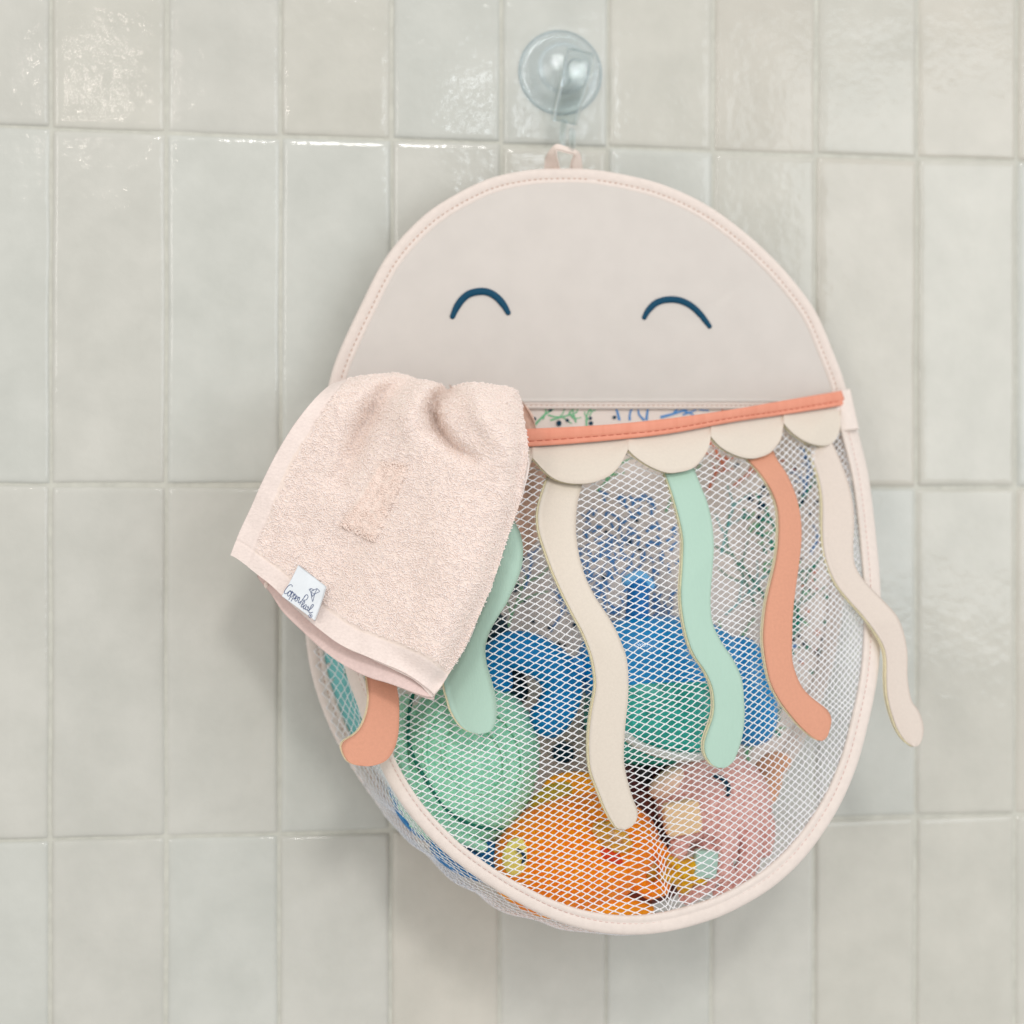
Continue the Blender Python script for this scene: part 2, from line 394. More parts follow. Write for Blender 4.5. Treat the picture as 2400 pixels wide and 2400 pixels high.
for s in ((1250,1000,38,80,5,1,1),(1240,960,60,40,4,1,1),(1290,985,15,55,4,1,1),(1375,1000,75,48,4,1,1),(1350,990,100,40,4,1,1),(1452,985,110,42,6,2,0),(1476,985,70,40,5,2,0),(1515,985,80,42,6,2,0),(1510,985,110,40,5,2,0),
          (1548,978,18,95,6,2,1),(1600,972,25,60,4,2,0),(1690,958,20,30,10,3,0),(1720,962,60,20,9,3,0),
          
          (1660,1150,60,90,6,3,1),(1720,1140,35,110,7,3,1),(1700,1100,120,80,7,3,1),(1690,1300,75,130,5,6,1),(1400,1150,50,90,5,1,1),(1560,1200,60,110,5,1,1),
          (1800,1560,82,360,12,5,1),(1770,1420,115,170,5,5,1),(1700,1440,45,130,5,6,1),(1860,1500,78,160,5,5,1),(1880,1180,80,110,7,2,2),(1900,1300,60,90,6,2,1),(1710,1700,85,200,8,1,1),(1760,1850,100,150,8,1,1),
          (1180,1500,70,160,5,1,1),(1290,1480,60,150,5,2,2),(1230,1380,80,90,5,2,1)):
    sprig(*s)
for k in range(230):   # dense blue coral, short strokes
    rr0, a0 = math.sqrt(R.random()), R.uniform(0, 2*math.pi); x, y = 1450+rr0*150*math.cos(a0), 1330+rr0*185*math.sin(a0)
    b0 = math.radians(R.uniform(20, 160)); l0 = R.uniform(7, 14)
    print_path([(x-l0*math.cos(b0), y+l0*math.sin(b0)), (x+R.uniform(-4, 4), y), (x+l0*math.cos(b0), y-l0*math.sin(b0))], R.uniform(6, 9), 2)
for k in range(120):   # teal weed and speckles towards the right
    y = R.uniform(1180, 1720); x = 1815+30*math.sin(y/70.)+R.normal(0, 26); b0 = R.uniform(.3, 2.8); l0 = R.uniform(7, 13)
    print_path([(x-l0*math.cos(b0), y+l0*math.sin(b0)), (x+3, y), (x+l0*math.cos(b0), y-l0*math.sin(b0))], R.uniform(6, 10), int(R.choice([5, 5, 1])))
for k in range(60):
    x, y = R.uniform(1860, 1940), R.uniform(1050, 1650); print_dot(x, y, R.uniform(3, 6), int(R.choice([2, 5, 3, 4])))
for k in range(7):   # pale aqua weed at the left edge
    y = 1520+k*38; print_path([(752+k*11, y+30), (790+k*12, y), (785+k*12, y-50)], 26, 6)
    print_path([(800+k*9, y+40), (840+k*10, y-10)], 18, 6)
for k in range(9):
    y = 1460+k*34; xb = span_x(BC, y)[0]; print_path([(xb+48, y+22), (xb+62, y), (xb+58, y-30)], 34, 6); print_path([(xb+84, y+20), (xb+96, y-6), (xb+90, y-26)], 22, 6 if k % 3 else 5)
for k in range(150):
    x, y = R.uniform(800, 1920), R.uniform(955, 1960)
    if 1480 < y and R.random() < .3: continue
    print_dot(x, y, R.uniform(3, 6.5), 4)
for x, y, r in ((1252,982,5),(1290,960,4),(1310,992,7),(1330,985,4),(1384,980,4),(1440,978,4),(1615,949,7),(1650,951,4),(1727,952,5),(1385,992,5),(1790,1145,8),(1760,1168,9),(1835,1150,7),(1785,1185,10),(1880,1175,6),
                (1300,1700,24),(1320,1765,26),(1275,1640,14),(1340,1830,18),(1290,1850,16),(1375,1700,14),(1160,1500,12)):
    print_dot(x, y, r, 7 if r > 11 else 4)
V, F, fm = join(pr)
mk('lining', V, F, PM, org, fm=fm)

def sweep(path3, inward, prof, closed, wscale=None):
    """path3 [n,3]; inward [n,3] unit; prof list of (n mm inward, d mm toward viewer)"""
    n = len(path3); prof = np.array(prof, float); P = prof.shape[0]
    outv = np.array([0, -1.0, 0])
    ws = np.ones(n) if wscale is None else wscale
    V = path3[:, None, :]+(inward[:, None, :]*(prof[None, :, 0:1]*ws[:, None, None])+outv*prof[None, :, 1:2])*K
    i, j = np.meshgrid(np.arange(n if closed else n-1), np.arange(P), indexing='ij')
    a = i*P+j; b = i*P+(j+1) % P; c = ((i+1) % n)*P+(j+1) % P; d = ((i+1) % n)*P+j
    F = np.stack([a, b, c, d], -1).reshape(-1, 4)
    V = V.reshape(-1, 3)
    if not closed:      # end caps as fans of quads
        for st in (0, (n-1)*P):
            q = [st+k for k in range(P)]
            cap = [(q[k], q[k+1], q[P-2-k], q[P-1-k]) for k in range(P//2-1)]
            F = np.concatenate([F, np.array(cap)])
    return V, F
def inward_of(path3, closed, centre):
    T = (np.roll(path3, -1, 0)-np.roll(path3, 1, 0)) if closed else np.gradient(path3, axis=0)
    T[:, 1] = 0; T /= np.linalg.norm(T, axis=1, keepdims=True)
    N = np.stack([-T[:, 2], np.zeros(len(T)), T[:, 0]], 1)
    if ((centre-path3)*N).sum() < 0: N = -N
    return N
PROF = [(0, 0), (.15, 1.6), (.9, 2.7), (2.2, 3.1), (4.2, 2.9), (5.7, 2.4), (6.2, 2.05), (6.7, 2.4), (8.2, 2.5), (9.2, 1.9), (9.4, .3), (9.3, -1.0), (5, -2.3), (1.4, -2.0), (.3, -1.2)]
def to_px(V):
    d = V/K-CAM; f = d@FW; return 1200+FP*(d@RX)/f, 1200-FP*(d@UY)/f, -V[:, 1]/K
def tilt_with_net(o):
    """the binding of the pocket follows the slope of the net it is sewn to"""
    n_ = len(o.data.vertices); V = np.empty(n_*3); o.data.vertices.foreach_get('co', V); V = V.reshape(-1, 3)+OFF
    x, y, D = to_px(V); t, d = ft(x, y); add = np.where(t < 1, Dfront(x, y)-d, 0)
    V = at(x, y, D+np.maximum(add, 0)); o.data.vertices.foreach_set('co', (V-OFF).ravel()); o.data.update()
def stitches(path3, inward, off, dep, pitch, ln, name, m_, parent, rad=.28, step=1):
    L = np.r_[0, np.cumsum(np.linalg.norm(np.diff(path3, axis=0), axis=1))]
    s = np.arange(pitch, L[-1]/K-pitch, pitch)*K
    pos = np.stack([np.interp(s, L, path3[:, k]) for k in range(3)], 1); inn = np.stack([np.interp(s, L, inward[:, k]) for k in range(3)], 1)
    pos2 = np.stack([np.interp(s+ln*K, L, path3[:, k]) for k in range(3)], 1)
    o = np.array([0, -1, 0])
    A = pos+(inn*off+o*dep)*K; B = pos2+(inn*off+o*dep)*K
    P = np.stack([A+o*-.35*K, A*.8+B*.2, A*.2+B*.8, B+o*-.35*K], 1)
    V, F = many_tubes(P, (0, -1, 0), rad, 4)
    return mk(name, V, F, m_, parent)
bp3 = at(BC[:, 0], BC[:, 1], Dback(BC[:, 1])+1.0)
bin_ = inward_of(bp3, True, at(*BCc, 20))
V, F = sweep(bp3, bin_, PROF, True)
rb = mk('rim_binding', V, F, M_bind, org)
stitches(np.vstack([bp3, bp3[:1]]), np.vstack([bin_, bin_[:1]]), 6.2, 2.3, 3.4, 1.5, 'stitching', M_stitch, rb)
# piped top seam of the lining
xx = np.linspace(800, 1975, 60)
P = at(xx, 941+.002*(xx-1400), Dlin(xx, np.full(60, 941.))+1.4)
V, F = sweep(P, np.tile([0, 0, -1.0], (60, 1)), [(-.6, 0), (-.5, 1.0), (.6, 1.5), (1.8, 1.3), (2.2, .9), (2.6, 1.2), (4.0, 1.1), (4.4, .3), (4.4, -.5), (-.4, -.6)], False)
sm = mk('lining_seam', V, F, M_bind, org)
stitches(P, np.tile([0, 0, -1.0], (60, 1)), 2.3, 1.1, 3.0, 1.7, 'stitching', M_stitch, sm, .25)

# eyes: embroidered arcs
def arc_part(name, pts, r, mt, parent, Df, lift=.3, n=60):
    c = spline(pts, n); P = at(c[:, 0], c[:, 1], Df(c[:, 0], c[:, 1])+lift)
    rr = r*np.interp(np.linspace(0, 1, n), [0, .15, .5, .85, 1], [.75, 1.0, 1.05, 1.0, .75])
    rr = rr+.05*np.sin(np.arange(n)*2.4)
    V, F = tube(P, rr, 12, flat=.55); return mk(name, V, F, mt, parent)
arc_part('eye', [(1060.5,742),(1070,721),(1084,701),(1102,688),(1128,683),(1149,687),(1167,699),(1182,717),(1191,733)], 2.05, M_navy, org, Ddome)
arc_part('eye', [(1510,744),(1519,728),(1535,712),(1554,704),(1578,702),(1601,707),(1624,720),(1644,740),(1663,765)], 1.9, M_navy, org, Ddome)

# ---------------------------------------------------------------- net of the pocket
def net(name, mapf, nu, nv, parent, rad=.42, jit=.04, mt=None):
    """mapf(i, j) arrays -> (pos3, keep). Nodes at (i, j) with i+j even; i cells half a mesh wide"""
    I, J = np.meshgrid(np.arange(nu+1), np.arange(nv+1), indexing='ij')
    jx = R.normal(0, jit, I.shape); jy = R.normal(0, jit, I.shape)
    segs = []
    for di, dj in ((1, 1), (1, -1)):
        a = ((I+J) % 2 == 0) & (I+di <= nu) & (J+dj <= nv) & (J+dj >= 0)
        ii, jj = I[a], J[a]; k2 = (ii+di, jj+dj)
        segs.append(np.stack([ii+jx[ii, jj], jj+jy[ii, jj], k2[0]+jx[k2], k2[1]+jy[k2]], 1))
    S = np.concatenate(segs); t = np.linspace(0, 1, 6)
    sm = .45*t+.55*smooth01(t)
    A = S[:, 0:1]+(S[:, 2:3]-S[:, 0:1])*t; B = S[:, 1:2]+(S[:, 3:4]-S[:, 1:2])*sm
    P, keep = mapf(A, B)
    P = P[keep.all(1)]
    r = rad*np.array([1.35, 1.05, .9, .9, 1.05, 1.35])*R.uniform(.88, 1.1, (len(P), 1))
    V, F = many_tubes(P, (0, -1, 0), r, 4, flat=.7)
    return mk(name, V, F, mt or M_net, parent)
def front_map(A, B):
    # A: half-meshes across, B: half-meshes down
    s = A/2.0; x = 740+31.0*s
    x = np.where(x > 1600, 1600+(1-np.exp(-(x-1600)/720.))*720*.98, x)
    y0 = 880+8.2*B
    y = y0-.13*(x-1100)-.05*(x-1400)*smooth01((x-1400)/500)-14*np.sin((x-900)/420.)+9*np.sin(y0/170.+x/300.)
    x = x+9*(vnoise(x/90., y/70., 21)-.5); y = y+9*(vnoise(x/110., y/60., 22)-.5)
    lx = 1520+(y-1860)*.2
    wgt = smooth01((y-1840)/180.)*(1-.0*x)
    x2 = x-wgt*.62*(x-lx)*np.exp(-((x-lx)/62)**2)
    y2 = y+wgt*14*np.exp(-((x-lx)/40)**2)
    t, _ = ft(x2, y2)
    return at(x2, y2, Dfront(x2, y2)-.3), (t < .972)
net('front_mesh', front_map, 108, 190, org, rad=.372)
# side gusset between the back rim and the pocket rim
iL = np.argmin(np.hypot(BC[:, 0]-770, BC[:, 1]-925)); iR = np.argmin(np.hypot(BC[:, 0]-1983, BC[:, 1]-925))
Bs = np.array([BC[k % 400] for k in range(iL, (iR if iR > iL else iR+400)+1)])
if Bs[:, 1].min() < 800: Bs = np.array([BC[k % 400] for k in range(iR, (iL if iL > iR else iL+400)+1)])[::-1]
jR = np.argmin(np.hypot(FCV[:, 0]-1984, FCV[:, 1]-925)); jL = np.argmin(np.hypot(FCV[:, 0]-785, FCV[:, 1]-935))
Fs = np.array([FCV[k % 500] for k in range(jR, (jL if jL > jR else jL+500)+1)])[::-1]
NB = 300
Bs = resample(Bs, NB); Fs = resample(Fs, NB)
B3 = at(Bs[:, 0], Bs[:, 1], Dback(Bs[:, 1])+1); F3 = at(Fs[:, 0], Fs[:, 1], Fs[:, 2]-1)
mid = (B3+F3)/2; cc = at(1400, 1450, 60); outw = mid-cc; outw[:, 1] = 0; outw /= np.linalg.norm(outw, axis=1, keepdims=True)
sbul = np.interp(np.arange(NB)/NB, [0, .1, .24, .33, .42, .55, .75, 1], [-2, -7, -9, 1, 10, 8, 5, 1])
def gus(A, B):
    s = np.clip(A/GN, 0, 1)*(NB-1); wloc = np.interp(s, np.arange(NB), GWID); t0 = B*3.9/wloc; t = np.clip(t0, 0, 1)
    ip = lambda arr: np.stack([np.interp(s, np.arange(NB), arr[:, k]) for k in range(3)], -1)
    b, f, o = ip(B3), ip(F3), ip(outw); bu = np.interp(s, np.arange(NB), sbul)
    rip = 1.2*np.sin(s*.55)*np.sin(np.pi*t)
    return b*(1-t)[..., None]+f*t[..., None]+o*((4*t*(1-t)*(bu+rip))*K)[..., None], t0 <= 1.02
GN, GM = 176, 40
GWID = np.linalg.norm(F3-B3, axis=1)/K*1.08+4
net('side_mesh', gus, GN, GM, org, rad=.28)

# binding round the pocket front
Fs2 = Fs[::-1]
fp3 = at(Fs2[:, 0], Fs2[:, 1], Fs2[:, 2]); fin = inward_of(fp3, False, at(*FC, 100))
V, F = sweep(fp3, fin, PROF, False, wscale=np.interp(np.arange(NB)/NB, [0, .3, .45, .6, 1], [1.05, 1.05, 1.15, .95, .9]))
OFF = np.array(org.location)
pb = mk('pocket_binding', V, F, M_bind, org); tilt_with_net(pb)
tilt_with_net(stitches(fp3, fin, 6.2, 2.3, 3.4, 2.4, 'stitching', M_stitchp, pb, .2))

# folded end of the binding at the right end of the mouth
A1 = spline([(1950,914,33),(1958,960,38),(1968,1010,43)], 20); B1 = spline([(1993,911,32),(2002,955,37),(2013,1005,42)], 20)
G = np.stack([at((A1*(1-c)+B1*c)[:, 0], (A1*(1-c)+B1*c)[:, 1], (A1*(1-c)+B1*c)[:, 2]+2.2*math.sin(c*math.pi)) for c in np.linspace(0, 1, 7)], 1)
V, F = solid(G, 3.0); mk('folded_end', V, F, M_bind, pb)
# coral ribbon on the pocket's mouth
CT = np.array([(783,925,27),(850,962,42),(1000,1003,70),(1120,1010,80),(1233,1005,84),(1409,996,86),(1564,981,82),(1719,959,68),(1823,941,52),(1952,919,34),(1972,915,31)], float)
CB = np.array([(790,965,27),(850,1003,42),(1000,1044,70),(1120,1051,80),(1237,1047,84),(1409,1034,86),(1564,1017,82),(1719,989,68),(1823,974,52),(1965,952,34),(1984,950,31)], float)
n = 160; ct = spline(CT, n); cb = spline(CB, n)
rows = np.array([0, .04, .12, .3, .5, .64, .69, .74, .88, .97, 1.0]); bulge = np.array([0, 1.2, 2.0, 2.3, 2.2, 1.9, 1.3, 1.8, 1.9, 1.3, .2])
G = np.zeros((n, len(rows), 3))
for k, (r_, b_) in enumerate(zip(rows, bulge)):
    q = ct*(1-r_)+cb*r_; wv = .9*np.sin(q[:, 0]/47.)*np.sin(np.pi*r_)
    G[:, k] = at(q[:, 0], q[:, 1]+wv*.8, np.maximum(q[:, 2], Dfront(q[:, 0], q[:, 1]))+b_+4.2)
V, F = solid(G, 3.2); trim = mk('pocket_trim', V, F, M_coral, org)
pth = G[:, 6]
stitches(pth, np.tile([0, 0, -1.0], (n, 1)), 0, .25, 4.4, 3.0, 'stitching', mat('dark_coral_thread', (190, 92, 70), .8), trim, .24)

# scalloped foam band
def arch(x0, y0, x1, y1, dep): 
    t = np.linspace(0, 1, 9)[1:-1]; a = t*np.pi
    return [(x0+(x1-x0)*(.5-.5*math.cos(q)), y0+(y1-y0)*tt+dep*math.sin(q)) for tt, q in zip(t, a)]
SB = [(800,1000)]+arch(800,1000,1000,1085,60)+[(1000,1085)]+arch(1000,1085,1248,1073,62)+[(1248,1073),(1287,1114),(1321,1130),(1357,1134),(1393,1130),(1430,1114),(1455,1088),(1472,1054),
 (1492,1073),(1523,1093),(1559,1107),(1590,1107),(1626,1096),(1652,1067),(1663,1042),(1666,1023),(1688,1047),(1719,1065),(1750,1074),(1776,1073),(1807,1060),(1829,1031),(1835,1005),(1836.5,992),
 (1859,1016),(1890,1036),(1926,1045),(1950,1039),(1966,1016),(1970,985)]
SB = np.array(SB, float)
# piecewise curves between cusps so the points stay sharp
cusps = [0, 8, 16, 23, 31, 39, len(SB)-1]
SBs = np.vstack([spline(SB[a:b+1], 40) for a, b in zip(cusps[:-1], cusps[1:])])
SBs[:, 0] = np.maximum.accumulate(SBs[:, 0])
xs = SBs[:, 0]; top = np.interp(xs, CB[:, 0], CB[:, 1])-10; dd = np.interp(xs, CB[:, 0], CB[:, 2])
nr = 10; G = np.zeros((len(xs), nr, 3))
for k in range(nr):
    r_ = k/(nr-1); y = top*(1-r_)+SBs[:, 1]*r_
    curl = smooth01(r_)*1.5*np.sin((xs-1248)/30.)*0
    G[:, k] = at(xs, y, np.maximum(dd+1.0, Dfront(xs, y)+1.6)+3.4*smooth01(r_*1.6)+1.5*r_)
N_ = np.zeros_like(G); N_[..., 1] = -1
V, F = solid(G, .9, N_); sb = mk('scalloped_band', V, F, M_cream, org)
Gf = G-N_*.9*K; Gf[:, 1:] += np.array([-.0006, 0, -.0003]); V, F = solid(Gf, 2.0, N_); mk('foam_backing', V, F, M_foam, sb)

# tentacles
def tentacle(left, right, mt, lift, th=3.6, curl=0, Dfix=None, name='tentacle'):
    """left / right edge lists from the root to the shared tip"""
    n = 90; L = spline(left, n); Rr = spline(right, n); m_ = 9
    G = np.zeros((n, m_, 3)); f = np.linspace(0, 1, n)
    for k in range(m_):
        c = k/(m_-1); q = L*(1-c)+Rr*c
        t, d = ft(q[:, 0], q[:, 1]); D = Dfront(q[:, 0], q[:, 1])
        if Dfix is not None: D = np.interp(f, *Dfix)
        D = D+np.interp(f, *lift)+curl*f**2-1.2*(2*c-1)**2*.6
        G[:, k] = at(q[:, 0], q[:, 1], D)
    N_ = np.zeros_like(G); N_[..., 1] = -1
    V, F = solid(G, .9, N_); o = mk(name, V, F, mt, org)
    Gf = G-N_*.9*K; cf_ = .5*(G[:, :1]+G[:, -1:]); Gf = cf_-N_*.9*K+(G-cf_)*(1+.15*K/np.maximum(np.linalg.norm(G[:, :1]-cf_, axis=2, keepdims=True), .004)); Gf[..., 0] -= .0008
    V, F = solid(Gf, th-.9, N_); mk('foam_backing', V, F, M_foam, o)
    return o
tentacle([(868,1060),(872,1180),(890,1290),(868,1400),(850,1500),(861,1595),(865,1638),(859,1675),(845,1707),(827,1725),(806,1738),(801,1754),(812,1780),(827,1791),(845,1795)],
         [(948,1060),(952,1180),(968,1290),(948,1400),(930,1500),(930,1600),(935,1638),(936,1675),(934,1718),(925,1754),(908,1780),(888,1791),(865,1796),(845,1795)], M_coralf, ([0, .6, 1], [2, 8, 12]), Dfix=([0, .5, 1], [60, 92, 112]))
tentacle([(1085,1070),(1095,1160),(1120,1240),(1138,1320),(1125,1400),(1092,1465),(1055,1530),(1041,1580),(1043,1615),(1050,1640),(1059,1669),(1078,1699),(1100,1715),(1122,1721)],
         [(1165,1070),(1180,1150),(1206,1220),(1222,1258),(1226,1303),(1218,1345),(1191,1407),(1171,1440),(1150,1477),(1138,1515),(1140,1550),(1146,1573),(1155,1604),(1161,1629),(1164,1655),(1163,1685),(1156,1706),(1143,1717),(1122,1721)], M_mint, ([0, .5, 1], [2, 6, 8]))
tentacle([(1292,1100),(1287,1114),(1274,1150),(1264,1186),(1261,1215),(1265,1248),(1279,1292),(1295,1336),(1318,1388),(1344,1440),(1368,1485),(1387,1535),(1396,1581),(1397,1614),(1388,1663),(1382,1713),(1381,1763),(1386,1808),(1403,1854),(1419,1895),(1440,1933),(1452,1943),(1465,1945)],
         [(1372,1105),(1361,1150),(1353,1183),(1350,1233),(1353,1274),(1363,1324),(1378,1365),(1398,1403),(1423,1440),(1444,1477),(1458,1510),(1469,1543),(1473,1589),(1472,1639),(1467,1688),(1463,1738),(1463,1788),(1471,1829),(1483,1870),(1494,1899),(1493,1920),(1481,1937),(1465,1945)], M_cream, ([0, .3, .8, 1], [1, 5, 6, 7]))
tentacle([(1549,1085),(1562,1116),(1576,1155),(1588,1197),(1597,1233),(1602,1264),(1602,1295),(1600,1336),(1597,1390),(1601,1440),(1612,1494),(1628,1535),(1653,1572),(1670,1610),(1675,1647),(1672,1680),(1659,1717),(1652,1742),(1654,1767),(1668,1791),(1684,1800)],
         [(1622,1080),(1626,1096),(1647,1150),(1657,1175),(1668,1220),(1673,1274),(1671,1324),(1666,1386),(1666,1427),(1672,1465),(1692,1506),(1717,1543),(1738,1589),(1744,1639),(1745,1684),(1740,1726),(1730,1759),(1719,1784),(1701,1799),(1684,1800)], M_mint, ([0, .3, .8, 1], [1, 5, 7, 9]), th=4.6)
tentacle([(1738,1050),(1752,1075),(1781,1108),(1806,1145),(1822,1186),(1826,1228),(1824,1282),(1816,1331),(1801,1394),(1793,1447),(1790,1497),(1795,1547),(1806,1597),(1826,1638),(1853,1675),(1882,1708),(1911,1732),(1926,1737)],
         [(1808,1045),(1822,1077),(1845,1112),(1866,1162),(1876,1207),(1879,1257),(1874,1315),(1866,1373),(1859,1435),(1857,1489),(1857,1543),(1866,1580),(1882,1613),(1907,1638),(1932,1657),(1944,1671),(1949,1688),(1944,1713),(1937,1730),(1926,1737)], M_coralf, ([0, .4, .8, 1], [2, 6, 10, 14]))
tentacle([(1880,1020),(1890,1041),(1907,1083),(1920,1124),(1928,1174),(1928,1228),(1930,1278),(1940,1323),(1961,1369),(1990,1406),(2023,1443),(2052,1481),(2071,1514),(2078,1547),(2078,1592),(2081,1634),(2091,1675),(2106,1713),(2123,1737),(2141,1751)],
         [(1940,1015),(1959,1054),(1973,1087),(1990,1137),(2000,1186),(2002,1236),(2000,1286),(2004,1323),(2019,1352),(2044,1381),(2073,1410),(2102,1443),(2118,1481),(2127,1530),(2127,1580),(2131,1617),(2139,1646),(2152,1663),(2162,1688),(2165,1713),(2160,1737),(2152,1748),(2141,1751)], M_creamp, ([0, 1], [0, 0]), Dfix=([0, .25, .6, 1], [52, 78, 98, 104]))

# hanging loop
A_ = spline([(1275,400,25),(1277,375,28),(1285,356,34),(1303,338,38),(1328,343,36),(1352,352,31),(1362,366,27),(1366,400,23)], 60)
B_ = spline([(1312,400,31),(1307,380,35),(1303,364,40),(1304,350,42),(1326,355,41),(1347,362,37),(1342,378,33),(1337,400,29)], 60)
G = np.stack([at((A_*(1-c)+B_*c)[:, 0], (A_*(1-c)+B_*c)[:, 1], (A_*(1-c)+B_*c)[:, 2]) for c in np.linspace(0, 1, 6)], 1)
V, F = solid(G, 1.0); mk('hanging_loop', V, F, mat('loop_ribbon', (244, 228, 218), .6, .03, 300, .3, 900), org)

exec_parts = True
# ---------------------------------------------------------------- suction hook
def clear(name, rgb, rough, ior=1.46):
    m = bpy.data.materials.new(name); m.use_nodes = True; n = m.node_tree; L = n.links
    n.nodes.remove(n.nodes['Principled BSDF']); out = n.nodes['Material Output']
    tr = n.nodes.new('ShaderNodeBsdfTransparent'); gl = n.nodes.new('ShaderNodeBsdfGlossy'); mx = n.nodes.new('ShaderNodeMixShader'); lw = n.nodes.new('ShaderNodeLayerWeight')
    t = n.nodes.new('ShaderNodeTexNoise'); t.inputs['Scale'].default_value = 60
    bp = n.nodes.new('ShaderNodeBump'); bp.inputs['Strength'].default_value = .2; bp.inputs['Distance'].default_value = .001
    L.new(t.outputs[0], bp.inputs['Height']); L.new(bp.outputs[0], gl.inputs['Normal'])
    lw.inputs['Blend'].default_value = ior; gl.inputs['Roughness'].default_value = rough
    gl.inputs['Color'].default_value = (.92, .96, .98, 1); tr.inputs['Color'].default_value = (*lin(rgb), 1)
    mm = n.nodes.new('ShaderNodeMath'); mm.operation = 'MAXIMUM'; mm.inputs[1].default_value = .065; L.new(lw.outputs['Facing'], mm.inputs[0]); L.new(mm.outputs[0], mx.inputs[0]); L.new(tr.outputs[0], mx.inputs[1]); L.new(gl.outputs[0], mx.inputs[2]); L.new(mx.outputs[0], out.inputs[0])
    return m
M_clear = clear('clear_vinyl', (251, 253, 254), .03, .12); M_clear2 = clear('clear_plastic', (240, 244, 243), .03, .5)
hk = thing('suction_hook', at(1313, 171, 2), 'clear round suction cup with see-through lever hook, stuck on the tiles', 'hook')
def lathe(c, prof, nu=64):
    """prof: (radius mm, depth mm toward the viewer); closed profile"""
    a = np.linspace(0, 2*np.pi, nu, endpoint=False); prof = np.array(prof, float)
    r = prof[:, 0][None]; d = prof[:, 1][None]
    V = np.stack([r*np.cos(a)[:, None], -d*np.ones((nu, 1)), r*np.sin(a)[:, None]], -1)*K+np.asarray(c)
    P = len(prof); i, j = np.meshgrid(np.arange(nu), np.arange(P), indexing='ij')
    F = np.stack([i*P+j, i*P+(j+1) % P, ((i+1) % nu)*P+(j+1) % P, ((i+1) % nu)*P+j], -1).reshape(-1, 4)
    return V.reshape(-1, 3), F
c0 = at(1313, 171, 1.6)
out = [(24.6, .3), (25.0, .9), (24.4, 1.6), (22, 2.3), (20.5, 3.4), (19.6, 5.5), (17.6, 8.5), (14, 11.2), (9, 13), (4, 13.8), (.02, 14)]
inn = [(.02, 11.0), (4, 10.8), (8.6, 10), (12.8, 8.4), (15.8, 6), (17.6, 3.2), (18.6, 1.4), (21, .5)]
V, F = lathe(c0, out+inn); mk('suction_cup', V, F, M_clear, hk)
V, F = lathe(c0, [(14.6, 10.6), (15.6, 11.6), (14.8, 12.8), (13.4, 13.2), (13.0, 12.2)]); mk('collar', V, F, M_clear, hk)
V, F = lathe(at(1345, 168, 14), [(.02, 8.6), (5.3, 8.4), (6, 7.6), (6.1, 1), (5, 0), (.02, 0)], 40); mk('post', V, F, M_clear2, hk)
# lever: curved tapering plate, raised edges
cl = spline([(1362,118,27),(1356,150,30),(1345,200,31),(1331,250,27),(1322,288,22)], 40)
wd = np.interp(np.linspace(0, 1, 40), [0, .15, 1], [62, 66, 52])
Gd = []
for k in np.linspace(-1, 1, 9):
    e = 1.6 if abs(k) > .8 else 0
    tx, ty = .96, .22
    Gd.append(at(cl[:, 0]+tx*wd/2*k, cl[:, 1]+ty*wd/2*k, cl[:, 2]+e))
V, F = solid(np.stack(Gd, 1), 2.0); mk('lever', V, F, M_clear2, hk)
V, F = (tube(at(*spline([(1322,286,22),(1318,318,20),(1320,345,22),(1330,353,30),(1340,345,36),(1342,318,38),(1341,308,38)], 40).T), 1.9, 12, ref=(1, 0, 0)))
mk('hook_tip', V, F, M_clear2, hk)
V, F = lathe(at(1313, 171, 1.6), [(24.9, .4), (25.5, .9), (24.9, 1.7), (24.3, .9)]); mk('rim', V, F, clear('clear_rim', (244, 248, 250), .06, .22), hk)

# ---------------------------------------------------------------- washcloth
cloth = thing('washcloth', at(1000, 890, 70), 'pale pink terry washcloth with small white tag, draped over the pocket', 'washcloth')
M_terry = mat('terry_loops', (254, 244, 239), .9, .03, 900, sheen=.3, col2=(250, 234, 228))
M_terryb = mat('terry_ground', (246, 230, 220), .95, .03, 500, .7, 1500, sheen=.2)
M_hem = mat('flat_hem', (244, 229, 222), .85, .03, 500, .9, 620, stretch=(1, 1, 1.8), sheen=.2)
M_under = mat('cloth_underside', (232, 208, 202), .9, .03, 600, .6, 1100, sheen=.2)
NT = 160
Tp = spline([(780,898),(826,885),(873,878),(919,875),(950,878),(985,890),(1013,893),(1038,903),(1050,914),(1066,905),(1085,899),(1120,897),(1166,903),(1205,912),(1222,935)], NT)
Bt = spline([(540,1301),(561,1313),(600,1344),(640,1376),(690,1425),(745,1472),(800,1512),(870,1543),(950,1578),(1000,1612),(1017,1628)], NT)
Lf = spline([(780,898),(761,912),(733,940),(696,986),(654,1052),(616,1126),(589,1187),(561,1247),(540,1301)], NT)
Rt = spline([(1222,935),(1228,986),(1236,1033),(1237,1080),(1229,1126),(1220,1173),(1206,1215),(1185,1275),(1166,1336),(1143,1396),(1115,1462),(1087,1522),(1059,1569),(1036,1606),(1017,1628)], NT)
def seg_d(x, y, P):
    P = np.array(P, float); best = np.full(np.shape(x), 1e9); tt = np.zeros(np.shape(x)); L = len(P)-1
    for i in range(L):
        a, b = P[i], P[i+1]; d = b-a; t = np.clip(((x-a[0])*d[0]+(y-a[1])*d[1])/(d@d), 0, 1)
        q = np.hypot(x-a[0]-t*d[0], y-a[1]-t*d[1]); m_ = q < best; best = np.where(m_, q, best); tt = np.where(m_, (i+t)/L, tt)
    return best, tt
